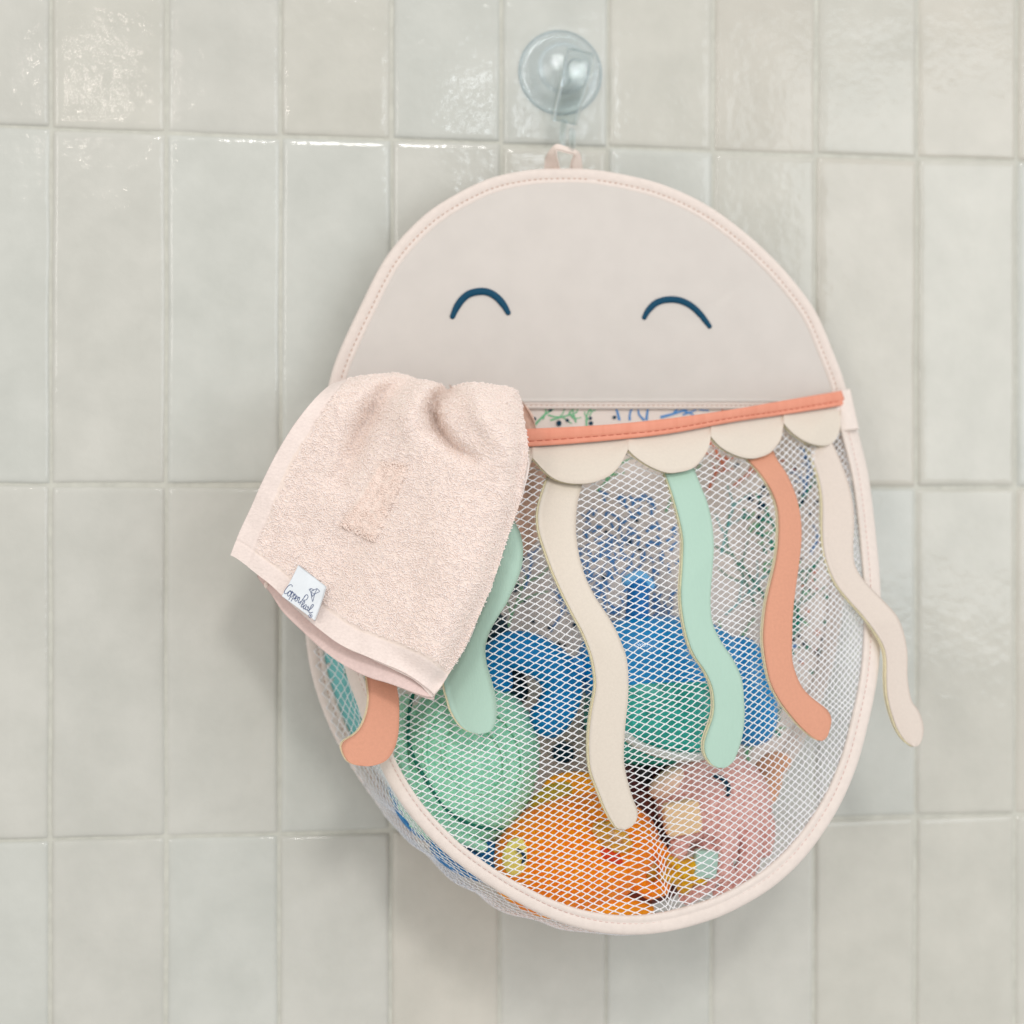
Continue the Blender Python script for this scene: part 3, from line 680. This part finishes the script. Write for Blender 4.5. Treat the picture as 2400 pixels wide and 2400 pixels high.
def cloth_px(u, v):
    it = lambda C, t: np.stack([np.interp(t*(NT-1), np.arange(NT), C[:, k]) for k in range(2)], -1)
    T_, B_, L_, R_ = it(Tp, u), it(Bt, u), it(Lf, v), it(Rt, v); u_, v_ = u[..., None], v[..., None]
    c00, c10, c01, c11 = Tp[0], Tp[-1], Bt[0], Bt[-1]
    return (1-v_)*T_+v_*B_+(1-u_)*L_+u_*R_-((1-u_)*(1-v_)*c00+u_*(1-v_)*c10+(1-u_)*v_*c01+u_*v_*c11)
def uv_of(x, y):   # nearest cloth uv for a picture point
    u_ = np.full(np.shape(x), .15); v_ = np.full(np.shape(x), .9)
    for _ in range(25):
        q = cloth_px(np.clip(u_, 0, 1), np.clip(v_, 0, 1)); e = 1e-3
        qu = (cloth_px(np.clip(u_+e, 0, 1), v_)-q)/e; qv = (cloth_px(u_, np.clip(v_-e, 0, 1))-q)/-e
        dx, dy = x-q[..., 0], y-q[..., 1]; det = qu[..., 0]*qv[..., 1]-qu[..., 1]*qv[..., 0]
        u_ = np.clip(u_+(dx*qv[..., 1]-dy*qv[..., 0])/det, .01, .99); v_ = np.clip(v_+(dy*qu[..., 0]-dx*qu[..., 1])/det, .01, .995)
    return u_, v_
def cloth_D(x, y, u, v):
    D = (92+42*smooth01(u*1.05))*(.60+.40*np.sqrt(1-(1-np.clip(v/.24, 0, 1))**2))
    D = D-10*smooth01((v-.3)/.7)*(1-u)**2
    for P, dep, wid, tp in (([(962,886),(900,925),(850,1010),(800,1120)], -20, 27, (1, 1, .3)),
                            ([(1050,912),(1022,935),(1012,965),(1022,1000),(1060,1045),(1105,1075)], -26, 17, (1, 1, .2)),
                            ([(995,895),(965,950),(958,1010),(975,1080)], 13, 32, (1, .8, .0)),
                            ([(1120,905),(1130,960),(1160,1010),(1190,1060)], 12, 34, (1, .8, .2)),
                            ([(870,895),(800,950),(740,1040)], 3, 30, (1, 1, .3)),
                            ([(1030,1130),(1060,1250),(1050,1400),(1010,1540)], 7, 70, (.2, 1, .6)),
                            ([(900,1150),(820,1280),(760,1400)], -7, 50, (.3, 1, .5)),
                            ([(1218,950),(1232,1040),(1215,1180),(1150,1380),(1040,1600)], -9, 26, (1, 1, .8)),
                            ([(690,1100),(640,1220),(600,1310)], 3, 40, (.3, 1, 1)),
                            ([(900,1520),(960,1560),(1010,1600)], -5, 30, (.3, 1, 1))):
        d, t = seg_d(x, y, P); D = D+dep*np.interp(t, [0, .5, 1], tp)*np.exp(-(d/wid)**2)
    D = D+1.6*(vnoise(x/70., y/70., 4)-.5)+.8*(vnoise(x/28., y/28., 6)-.5)
    return D
def cloth_S(u, v):
    q = cloth_px(u, v); D = cloth_D(q[..., 0], q[..., 1], u, v); return at(q[..., 0], q[..., 1], D), q
nc = 220
U, Vv = np.meshgrid(np.linspace(0, 1, nc), np.linspace(0, 1, nc), indexing='ij')
G, Q = cloth_S(U, Vv); N_ = normals(G)
hem = (U < .075+.01*np.sin(Vv*9)) | (Vv > .925)
seam = np.exp(-((U-.078)/.006)**2)+np.exp(-((Vv-.922)/.005)**2)
body = (~hem)*1.0
G2 = G-N_*((.5*seam)*K)[..., None]+N_*((body*.25*(vnoise(Q[..., 0]/4.5, Q[..., 1]/4.5, 2)))*K)[..., None]
V, F = solid(G2, 2.6, N_)
nf = (nc-1)*(nc-1); fm = np.zeros(len(F), int); hf = hem[:-1, :-1].ravel(); fm[:nf] = np.where(hf, 1, 0); fm[nf:] = 1
cb_ = mk('cloth', V, F, [M_terryb, M_hem], cloth, fm=fm)
def loops(name, uv, rad, h, wdt, m_, parent, S=cloth_S, sides=4, seed=1):
    rg = np.random.default_rng(seed); n = len(uv); e = 2e-3
    P0, _ = S(uv[:, 0], uv[:, 1]); Pu, _ = S(uv[:, 0]+e, uv[:, 1]); Pv, _ = S(uv[:, 0], uv[:, 1]+e)
    nn = np.cross(Pu-P0, Pv-P0); nn /= np.maximum(np.linalg.norm(nn, axis=1, keepdims=True), 1e-12); nn *= np.where(nn[:, 1:2] > 0, -1, 1)
    tv = Pv-P0; tv /= np.linalg.norm(tv, axis=1, keepdims=True); tu = np.cross(tv, nn)
    a = rg.normal(0, .75, n)[:, None]; d = tv*np.sin(a)+tu*np.cos(a); lean = rg.normal(0, .45, (n, 1))
    b = np.cross(nn, d); up = nn*np.cos(lean)+b*np.sin(lean); ref = np.cross(d, up)
    t = np.linspace(0, np.pi, 7)
    W = (wdt*rg.uniform(.7, 1.25, (n, 1, 1)))*K; H = (h*rg.uniform(.7, 1.3, (n, 1, 1)))*K
    path = P0[:, None]+d[:, None]*np.cos(t)[None, :, None]*W*(1+.25*np.sin(t)[None, :, None])+up[:, None]*(np.sin(t)[None, :, None]*H-.2*K)
    V, F = many_tubes(path, ref, rad, sides); return mk(name, V, F, m_, parent)
uv = R.random((40000, 2)); q = cloth_px(uv[:, 0], uv[:, 1])
# even scatter: keep one loop per small cell
key = (np.floor(q[:, 0]/4.7).astype(int))*10000+np.floor(q[:, 1]/4.7).astype(int); _, ui = np.unique(key, return_index=True); uv = uv[ui]; q = q[ui]
patchq = np.array([(896,1080),(959,1093),(918,1180),(877,1271),(796,1233),(850,1160)], float)
def inpoly(x, y, P):
    c = np.zeros(x.shape, bool); n = len(P)
    for i in range(n):
        a, b = P[i], P[(i+1) % n]
        k_ = ((a[1] > y) != (b[1] > y)); xi = a[0]+(y-a[1])/(b[1]-a[1]+1e-9)*(b[0]-a[0]); c ^= k_ & (x < xi)
    return c
inp = inpoly(q[:, 0], q[:, 1], patchq)
okl = (uv[:, 0] > .085) & (uv[:, 1] < .915) & ~inp
loops('terry_pile', uv[okl], .245, .8, .78, M_terry, cb_)
gp = np.linspace(0, 1, 26); PU, PV = np.meshgrid(gp, gp, indexing='ij')
pc = [np.array(p, float) for p in ((893,1078),(961,1092),(878,1273),(794,1233))]
PQ = ((1-PU)*(1-PV))[..., None]*pc[0]+(PU*(1-PV))[..., None]*pc[1]+(PU*PV)[..., None]*pc[2]+((1-PU)*PV)[..., None]*pc[3]
pu, pv_ = uv_of(PQ[..., 0], PQ[..., 1]); edge_ = np.clip(np.minimum(np.minimum(PU, 1-PU), np.minimum(PV, 1-PV))*12, 0, 1)**.5
V, F = solid(at(PQ[..., 0], PQ[..., 1], cloth_D(PQ[..., 0], PQ[..., 1], pu, pv_)+.2+1.5*edge_+.5*(vnoise(PU*14, PV*18, 3)-.5)), 1.5)
pad = mk('monogram_patch', V, F, mat('patch_ground', (249, 232, 222), .95, .05, 500, .9, 700, sheen=.3), cloth)
uvp = R.random((60000, 2)); qp = cloth_px(uvp[:, 0], uvp[:, 1]); ip_ = inpoly(qp[:, 0], qp[:, 1], patchq); uvp = uvp[ip_][:1100]
def pad_S(u, v):
    q = cloth_px(u, v); return at(q[..., 0], q[..., 1], cloth_D(q[..., 0], q[..., 1], u, v)+1.5), q
loops('patch_pile', uvp, .27, .75, .6, mat('sheared_pile', (252, 236, 227), .9, .03, 900, sheen=.3, col2=(249, 228, 217)), pad, S=pad_S, seed=5)
# second layer under the hem
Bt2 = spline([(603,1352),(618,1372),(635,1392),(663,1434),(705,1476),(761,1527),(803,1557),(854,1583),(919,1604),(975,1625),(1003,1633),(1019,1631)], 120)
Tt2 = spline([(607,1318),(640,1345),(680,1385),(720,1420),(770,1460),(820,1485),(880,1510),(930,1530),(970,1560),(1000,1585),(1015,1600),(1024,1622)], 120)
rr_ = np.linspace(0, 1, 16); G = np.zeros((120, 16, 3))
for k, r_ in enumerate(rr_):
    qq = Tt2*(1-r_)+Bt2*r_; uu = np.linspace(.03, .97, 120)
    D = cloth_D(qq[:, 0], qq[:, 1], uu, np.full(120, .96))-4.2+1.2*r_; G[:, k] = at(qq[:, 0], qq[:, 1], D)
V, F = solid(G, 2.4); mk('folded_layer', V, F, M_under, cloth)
# end of the cloth tucked into the pocket
gx = np.linspace(0, 1, 30); G = np.zeros((30, 40, 3))
for k, r_ in enumerate(np.linspace(0, 1, 40)):
    xl = 840+r_*320; xr = np.interp(r_, [0, .12, .5, .8, 1], [1222, 1248, 1298, 1290, 1225]); y = 930+r_*370
    x = xl+(xr-xl)*gx; G[:, k] = at(x, y+10*np.sin(gx*7), np.interp(r_, [0, .3, 1], [60, 62, 74])+3*np.sin(x/14.)-8*(gx-.5)**2)
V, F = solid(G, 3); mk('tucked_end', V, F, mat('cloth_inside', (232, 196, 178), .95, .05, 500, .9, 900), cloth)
tk = G
# bar tack stitches on the lower layer
for x, y in ((624,1371),(636,1380)):
    c = at(x, y, float(cloth_D(np.array([x]), np.array([y]), np.array([.1]), np.array([.96]))[0])-3.5)
    V, F = ellip(c, 1.2, .8, 1.9, 14, 10); mk('bar_tack', V, F, M_terryb, cloth)

# woven tag
tgm = mat('tag_satin', (232, 238, 243), .55, .01, 500, .2, 1600); ink = mat('tag_ink', (38, 64, 120), .7)
tl = lambda x, y: (600+x/9.66, 1300+y/9.66)
c00, c10, c11, c01 = [np.array(tl(*p)) for p in ((960,235),(1585,715),(1330,1490),(585,935))]
def tagD(x, y):
    u_, v_ = uv_of(x, y); base = cloth_D(x, y, u_, v_)
    a = ((np.asarray(x)-c00[0])*(c10-c00)[0]+(np.asarray(y)-c00[1])*(c10-c00)[1])/((c10-c00)@(c10-c00))
    return base+2.0+3.2*np.clip(a, 0, 1.1)**3
g = np.linspace(0, 1, 24); GU, GV = np.meshgrid(g, g, indexing='ij')
Pq = ((1-GU)*(1-GV))[..., None]*c00+(GU*(1-GV))[..., None]*c10+(GU*GV)[..., None]*c11+((1-GU)*GV)[..., None]*c01
Pq[..., 0] += 1.6*np.sin(np.pi*GV)*GU; Pq[..., 0] -= 1.2*np.sin(np.pi*GV)*(1-GU)*-1
V, F = solid(at(Pq[..., 0], Pq[..., 1], tagD(Pq[..., 0], Pq[..., 1])), .5); tag = mk('woven_tag', V, F, tgm, cloth)
LET = [[(815,730),(820,700),(790,680),(740,700),(680,770),(640,840),(650,880),(690,880),(730,850),(760,820)],
 [(775,810),(740,850),(715,900),(725,940),(755,930),(790,880),(800,830),(780,815),(788,850)],
 [(830,820),(790,920),(745,1020)],[(805,880),(830,855),(852,868),(845,910),(810,958),(785,955)],
 [(885,870),(840,970),(790,1055)],[(860,930),(885,905),(905,915),(897,950),(862,1000),(835,1000)],
 [(875,1010),(915,985),(935,940),(910,940),(885,1000),(885,1050),(920,1045),(950,1005)],
 [(960,950),(945,990),(930,1040)],[(950,990),(985,960),(985,1000),(955,1065),(960,1088),(985,1080),(1012,1050)],
 [(1130,910),(1060,1010),(985,1130)],[(1090,950),(1145,905),(1178,945),(1150,1010),(1090,1032),(1040,1020)],
 [(1040,1140),(1090,1100),(1105,1055),(1075,1060),(1035,1130),(1022,1180),(1050,1185),(1090,1145)],
 [(1145,1135),(1110,1140),(1070,1200),(1080,1230),(1110,1210),(1145,1150)],[(1145,1150),(1113,1228),(1130,1245),(1150,1230)],
 [(1185,1160),(1165,1190),(1192,1195),(1160,1255),(1175,1272),(1195,1262)],
 [(1195,1260),(1260,1205),(1302,1150),(1285,1122),(1245,1170),(1205,1250),(1195,1300),(1225,1317),(1288,1300)],
 [(1200,785),(1250,765),(1308,795),(1238,835),(1200,785)],[(1250,765),(1215,810)],[(1238,835),(1385,765),(1445,833),(1325,890),(1238,845)],[(1385,765),(1325,890)],
 [(1238,835),(1275,1055)],[(1325,890),(1288,1055),(1272,1055)],[(1325,890),(1265,955)],[(1240,850),(1278,945)],
 [(1232+38*math.cos(a), 1385+44*math.sin(a)) for a in np.linspace(0, 2*np.pi, 12)],[(1222,1400),(1228,1365),(1245,1375),(1230,1388),(1248,1402)]]
pp = []
for i, s in enumerate(LET):
    s = np.array([tl(*p) for p in s]); 
    if i < 16 or i == 24: s = spline(s, 26)
    else: s = resample(s, 26)
    T = np.gradient(s, axis=0); T /= np.maximum(np.linalg.norm(T, axis=1, keepdims=True), 1e-9); Nn = np.stack([-T[:, 1], T[:, 0]], 1)*(.66 if i < 16 else .5)
    q = np.stack([s+Nn, s-Nn], 1); P = at(q[..., 0], q[..., 1], tagD(q[..., 0], q[..., 1])+.12+.004*i); pp.append((P.reshape(-1, 3), gridF(26, 2)))
V, F, _ = join(pp); mk('lettering', V, F, ink, tag)
ed = np.array([tl(*p) for p in ((1530,900),(1480,1050),(1420,1190),(1340,1330),(1318,1400),(1335,1490))]); es = spline(ed, 24)
P = at(es[:, 0], es[:, 1], tagD(es[:, 0], es[:, 1])-1.2); V, F = tube(P, .3, 6); mk('edge_thread', V, F, mat('plum_thread', (92, 58, 96), .8), tag)

# ---------------------------------------------------------------- toys in the pocket
def pos(px, py, D): return at(px, py, D)
S = 1/4.25   # picture pixel to mm inside the pocket
def knit(name, rgb, c2=None): return mat(name, rgb, .9, .1, 420, 1.0, 480, sheen=.2, col2=c2, bdist=.0016)
# blue and teal boat with a tall funnel
boat = thing('bath_boat', pos(1600, 1640, 60), 'blue toy boat with teal hull and a tall blue funnel, behind the middle mint tentacle', 'toy boat')
M_bl = mat('blue_plastic', (0, 150, 222), .35, .02, 90, spec=.5, coat=.2); M_bl2 = mat('deep_blue_plastic', (0, 122, 200), .4, .02, 90, spec=.5)
M_lb = mat('sky_blue_plastic', (110, 190, 246), .35, .02, 90, spec=.5, coat=.2); M_tl = mat('teal_translucent', (60, 196, 180), .35, .08, 160, .6, 200, spec=.5, col2=(20, 150, 136))
V, F = ellip(pos(1545, 1560, 64), 47, 24, 28, 48, 30, power=.8); mk('deck', V, F, M_bl, boat)
V, F = ellip(pos(1550, 1668, 64), 44, 27, 30, 48, 30, power=.75); mk('hull', V, F, M_tl, boat)
V, F = ellip(pos(1525, 1508, 62), 28, 20, 12, 40, 20, power=.8); mk('cabin', V, F, M_lb, boat)
V, F = join([tube(at(*spline([(1497,1380,60),(1494,1430,60),(1492,1500,60)], 20).T), np.interp(np.linspace(0, 1, 20), [0, 1], [6.2, 7.5]), 20)])[:2]; mk('funnel', V, F, M_bl2, boat)
V, F = tube(at(*spline([(1470,1362,60),(1500,1350,60),(1522,1372,60)], 14).T), 3.4, 12); mk('funnel_cap', V, F, M_lb, boat)
V, F = ellip(pos(1745, 1620, 58), 17, 16, 32, 32, 22, power=.8, rot=rotY(12)); st = mk('stern', V, F, M_bl, boat)
for x, y in ((1712, 1562), (1724, 1572)):
    V, F = ellip(pos(x, y, 75), 2.4, 1.6, 2.4, 14, 10); mk('rivet', V, F, M_dgreen, boat)
P = at(*spline([(1455,1715,86),(1500,1748,90),(1560,1768,92),(1620,1775,90),(1670,1768,84)], 30).T); V, F = tube(P, 2.6, 10); mk('rim', V, F, mat('milky_rim', (214, 220, 214), .4), boat)
# blue arched teether
te = thing('teething_hook', pos(1240, 1600, 70), 'matte blue curved hook toy showing left of the long cream tentacle', 'bath toy')
M_bm = mat('matte_blue', (0, 132, 200), .55, .05, 200, .3, 700)
V, F = tube(at(*spline([(1165,1600,72),(1160,1555,74),(1195,1525,77),(1250,1535,79),(1300,1570,80),(1318,1620,80),(1300,1668,80),(1285,1685,79)], 50).T), np.interp(np.linspace(0, 1, 50), [0, .4, 1], [9, 11.5, 11.0]), 22)
mk('hook', V, F, M_bm, te)
V, F = tube(at(*spline([(1300,1590,70),(1350,1570,66),(1410,1580,64)], 20).T), 8, 18); mk('arm', V, F, M_bl, te)
V, F = tube(at(*spline([(1150,1470,66),(1165,1520,64),(1185,1570,62),(1200,1620,60)], 20).T), 9.5, 18); mk('grip', V, F, mat('dark_teal_rubber', (8, 50, 64), .5), te)
# ribbed mint scallop
sh = thing('ribbed_ball', pos(1085, 1790, 70), 'mint green ribbed round toy lying at the lower left of the pocket', 'bath toy')
M_mt = mat('mint_silicone', (168, 230, 200), .4, .1, 240, .7, 320, spec=.5, sub=.25, col2=(128, 204, 170), bdist=.001)
rd = lambda X, Y, Z, U, Vv: 1+.022*np.sin(np.arctan2(Z, X)*46)*np.clip(1-np.abs(Y), 0, 1)
V, F = ellip(pos(1092, 1790, 72), 40, 30, 46, 190, 60, disp=rd, rot=rotY(-14), power=.92)
V2, F2 = V, F; mk('ball', V, F, M_mt, sh)
V, F = tube(at(*spline([(975,1600,92),(958,1680,93),(962,1755,96),(1000,1830,98),(1050,1900,98),(1110,1935,98),(1180,1945,94)], 50).T), 1.0, 8, flat=.6); mk('seam', V, F, mat('seam_green', (18, 112, 92), .6), sh)
V, F = tube(at(*spline([(950,1640,86),(938,1720,88),(950,1800,90),(990,1880,92),(1050,1945,92),(1130,1985,92)], 50).T), 3.2, 12); mk('lip', V, F, mat('mint_lip', (164, 222, 194), .4, .06, 200, sub=.2), sh)
# concentric ridge and centre
for rx_, rz_ in ((27, 31), (17, 20)):
    a = np.linspace(0, 2*np.pi, 60); X = 1110+rx_*4.2*np.cos(a)+18*np.sin(a); Y = 1775+rz_*4.2*np.sin(a)
    P = at(X, Y, 103.5-.9*(rx_-17)/2-2); V, F = tube(P, 1.0, 8); mk('ridge', V, F, M_mt, sh)
# blue knitted toy under it
kb = thing('knitted_whale', pos(1020, 1950, 60), 'deep blue knitted toy peeping out below the mint ribbed toy', 'knitted toy')
M_kb = knit('blue_yarn', (0, 136, 204), (0, 92, 156))
V, F = ellip(pos(1022, 1870, 66), 33, 18, 21, 50, 34, rot=rotY(-50), power=.9); mk('body', V, F, M_kb, kb)
V, F = ellip(pos(1112, 1985, 74), 18, 14, 11, 40, 24, rot=rotY(-25)); mk('fin', V, F, M_kb, kb)
V, F = ellip(pos(996, 1906, 70), 23, 13, 12.5, 40, 24, rot=rotY(-45)); mk('tail', V, F, M_kb, kb)
V, F = ellip(pos(1092, 2016, 82), 22, 12, 8.5, 40, 24, rot=rotY(-27)); mk('flipper', V, F, M_kb, kb)
# orange knitted fish
fi = thing('knitted_fish', pos(1370, 2000, 80), 'orange knitted fish with a yellow face patch, lying at the bottom of the pocket', 'knitted toy')
M_or = knit('orange_yarn', (255, 160, 8), (250, 118, 0)); M_or2 = mat('orange_felt', (255, 164, 30), .8, .04, 400, .3, 900); M_ye = mat('yellow_felt', (246, 228, 120), .8, .05, 400, .3, 900)
fish_d = lambda X, Y, Z, U, Vv: 1-.10*np.clip(X, 0, 1)*np.abs(Z)
V, F = ellip(pos(1352, 2000, 84), 47, 24, 33, 90, 60, disp=fish_d, rot=rotY(12), power=.92); bd = mk('body', V, F, M_or, fi)
V, F = ellip(pos(1218, 2010, 97), 9.5, 6, 11, 40, 24); fc = mk('face', V, F, M_ye, fi)
V, F = tube(at(*spline([(1214,1992,104.5),(1224,1998,105.5),(1229,2010,105.5),(1226,2022,105.2)], 16).T), 1.0, 8); mk('eye', V, F, M_dot, fc)
V, F = ellip(pos(1300, 1868, 82), 16, 6, 8, 30, 18, rot=rotY(28)); mk('fin', V, F, mat('olive_felt', (186, 158, 50), .8, .05, 400, .4, 800), fi)
V, F = ellip(pos(1360, 1860, 80), 22, 7, 12, 30, 18, rot=rotY(-8)); mk('fin', V, F, M_or2, fi)
V, F = ellip(pos(1430, 2005, 106), 8, 3, 3.6, 26, 16, rot=rotY(-32)); mk('stripe', V, F, mat('red_felt', (222, 74, 32), .8), fi)
V, F = ellip(pos(1368, 2120, 84), 40, 14, 10, 40, 22, rot=rotY(-6)); mk('belly_fin', V, F, M_or2, fi)
V, F = ellip(pos(1232, 2098, 84), 18, 11, 6.5, 30, 18, rot=rotY(-20)); mk('belly_fin', V, F, M_or2, fi)
# star ring and amber bead string
rg_ = thing('orange_ring', pos(1525, 2035, 92), 'orange knitted ring around an amber centre, right of the orange fish', 'toy ring')
a = np.linspace(0, 2*np.pi, 60); P = at(1525+38*np.cos(a), 2035+52*np.sin(a)+6*np.cos(a), 93); V, F = tube(P, 4.8+.4*np.sin(a*9), 14); mk('ring', V, F, M_or, rg_)
V, F = ellip(pos(1522, 2038, 90), 6, 4, 8, 24, 16); mk('centre', V, F, mat('amber', (198, 142, 20), .3, .1, 300, .4, 400, spec=.6), rg_)
am = thing('amber_gem', pos(1435, 1960, 106), 'amber yellow faceted gem toy beside the tip of the long cream tentacle', 'toy gem')
V, F = ellip(pos(1435, 1962, 107), 13, 5, 7, 10, 7, rot=rotY(-34)); mk('gem', V, F, mat('amber_clear', (240, 182, 40), .15, .25, 260, .5, 200, spec=.6, coat=.5, col2=(176, 110, 16)), am, smooth=False)
# brown bear behind
be = thing('brown_bear', pos(1500, 1880, 62), 'dark brown toy bear mostly hidden between the orange fish and the pink octopus', 'toy bear')
M_br = mat('brown_vinyl', (128, 66, 46), .55, .12, 120, col2=(78, 34, 34)); M_sk = mat('tan_vinyl', (226, 176, 148), .5, .05, 120)
V, F = ellip(pos(1500, 1930, 58), 22, 18, 32, 40, 28); mk('body', V, F, M_br, be)
V, F = ellip(pos(1490, 1815, 56), 23, 18, 17, 40, 28); hd = mk('head', V, F, mat('dark_brown_vinyl', (84, 46, 50), .5, .1, 120), be)
V, F = ellip(pos(1508, 1815, 73), 5, 3, 7, 20, 14, rot=rotY(30)); mk('nose', V, F, mat('black_vinyl', (24, 26, 30), .3), hd)
V, F = ellip(pos(1500, 2085, 78), 22, 12, 8, 30, 18); mk('foot', V, F, M_br, be)
# pink octopus
oc = thing('pink_octopus', pos(1680, 1900, 80), 'pink knitted octopus with a dark smile at the lower right of the pocket', 'knitted toy')
M_pk = knit('pink_yarn', (246, 204, 196), (214, 146, 138)); M_fl = mat('peach_felt', (250, 216, 192), .8, .03, 300)
V, F = ellip(pos(1672, 1880, 76), 34, 22, 30, 70, 46, rot=rotY(-20)); mk('head', V, F, M_pk, oc)
V, F = ellip(pos(1590, 1830, 80), 18, 10, 9, 40, 24, rot=rotY(24)); mk('muzzle', V, F, M_fl, oc)
V, F = tube(at(*spline([(1676,1818,99),(1694,1826,99),(1707,1843,98.5),(1706,1862,98)], 18).T), 1.3, 8); mk('smile', V, F, M_dot, oc)
for pts in ([(1690,1930,90),(1700,1990,94),(1660,2060,94),(1610,2100,92)], [(1730,1920,86),(1760,1980,90),(1740,2050,94),(1690,2095,95)], [(1640,1930,90),(1600,1960,94),(1590,2000,94)],
            [(1760,1880,80),(1790,1930,84),(1790,1990,88)], [(1660,2010,92),(1700,2050,96),(1720,2080,96)]):
    c = spline(pts, 40); P = at(c[:, 0], c[:, 1], c[:, 2]); V, F = tube(P, np.linspace(8, 5, 40)*(1+.08*np.sin(np.arange(40)*1.6)), 16); mk('arm', V, F, M_pk, oc)
# small blocks
def block(name, px, py, D, w_, h_, d_, rot, m_, label, cat):
    o = thing(name, pos(px, py, D), label, cat); V, F = ellip(pos(px, py, D), w_, d_, h_, 48, 32, rot=rotY(rot), power=.28); mk('block', V, F, m_, o); return o
block('peach_block', 1598, 1916, 101, 10, 9, 5, 8, mat('peach_foam', (240, 206, 162), .7, .03, 200), 'flat peach coloured block in front of the pink octopus', 'block')
block('mint_block', 1652, 2024, 100, 6.5, 7.5, 4, -6, mat('pale_mint_foam', (176, 212, 200), .7, .03, 200), 'small pale mint block below the peach block', 'block')
ys = thing('yellow_star', pos(1596, 2050, 98), 'yellow knitted star between the orange ring and the mint block', 'knitted toy')
V, F = ellip(pos(1600, 2048, 98), 12, 7, 9, 60, 30, disp=lambda X, Y, Z, U, Vv: 1+.22*np.cos(5*np.arctan2(Z, X)), rot=rotY(-20)); mk('star', V, F, knit('yellow_yarn', (242, 192, 30), (206, 146, 6)), ys)
cf = thing('coral_fish', pos(1795, 1825, 56), 'small coral orange fish at the right edge, behind the net', 'toy fish')
M_cf = mat('coral_vinyl', (246, 186, 150), .6, .06, 150)
V, F = ellip(pos(1790, 1850, 56), 9, 8, 16, 30, 20, rot=rotY(-28)); mk('body', V, F, M_cf, cf)
V, F = ellip(pos(1812, 1790, 56), 11, 4, 7, 26, 16, rot=rotY(10)); mk('tail', V, F, M_cf, cf)

# ---------------------------------------------------------------- toys press against the net, never through it
toys = {boat, te, sh, kb, fi, rg_, am, be, oc, ys, cf} | {o for o in COL.objects if o.name.startswith(('peach_block', 'mint_block'))}
for o in COL.objects:
    if o.type != 'MESH': continue
    r_ = o
    chain = Vector((0, 0, 0))
    while r_.parent is not None: r_ = r_.parent; chain += r_.location
    if r_ not in toys: continue
    n_ = len(o.data.vertices); V = np.empty(n_*3); o.data.vertices.foreach_get('co', V); V = V.reshape(-1, 3)+np.array(chain)
    x, y, D = to_px(V); lim = Dfront(x, y)-1.6; over = D > lim-4
    Dn = np.where(over, lim-4+4*(1-np.exp(-(np.maximum(D-lim+4, 0))/4)), D)
    Vn = at(x, y, Dn); Vn = np.where(over[:, None], Vn, V)
    o.data.vertices.foreach_set('co', (Vn-np.array(chain)).ravel()); o.data.update()
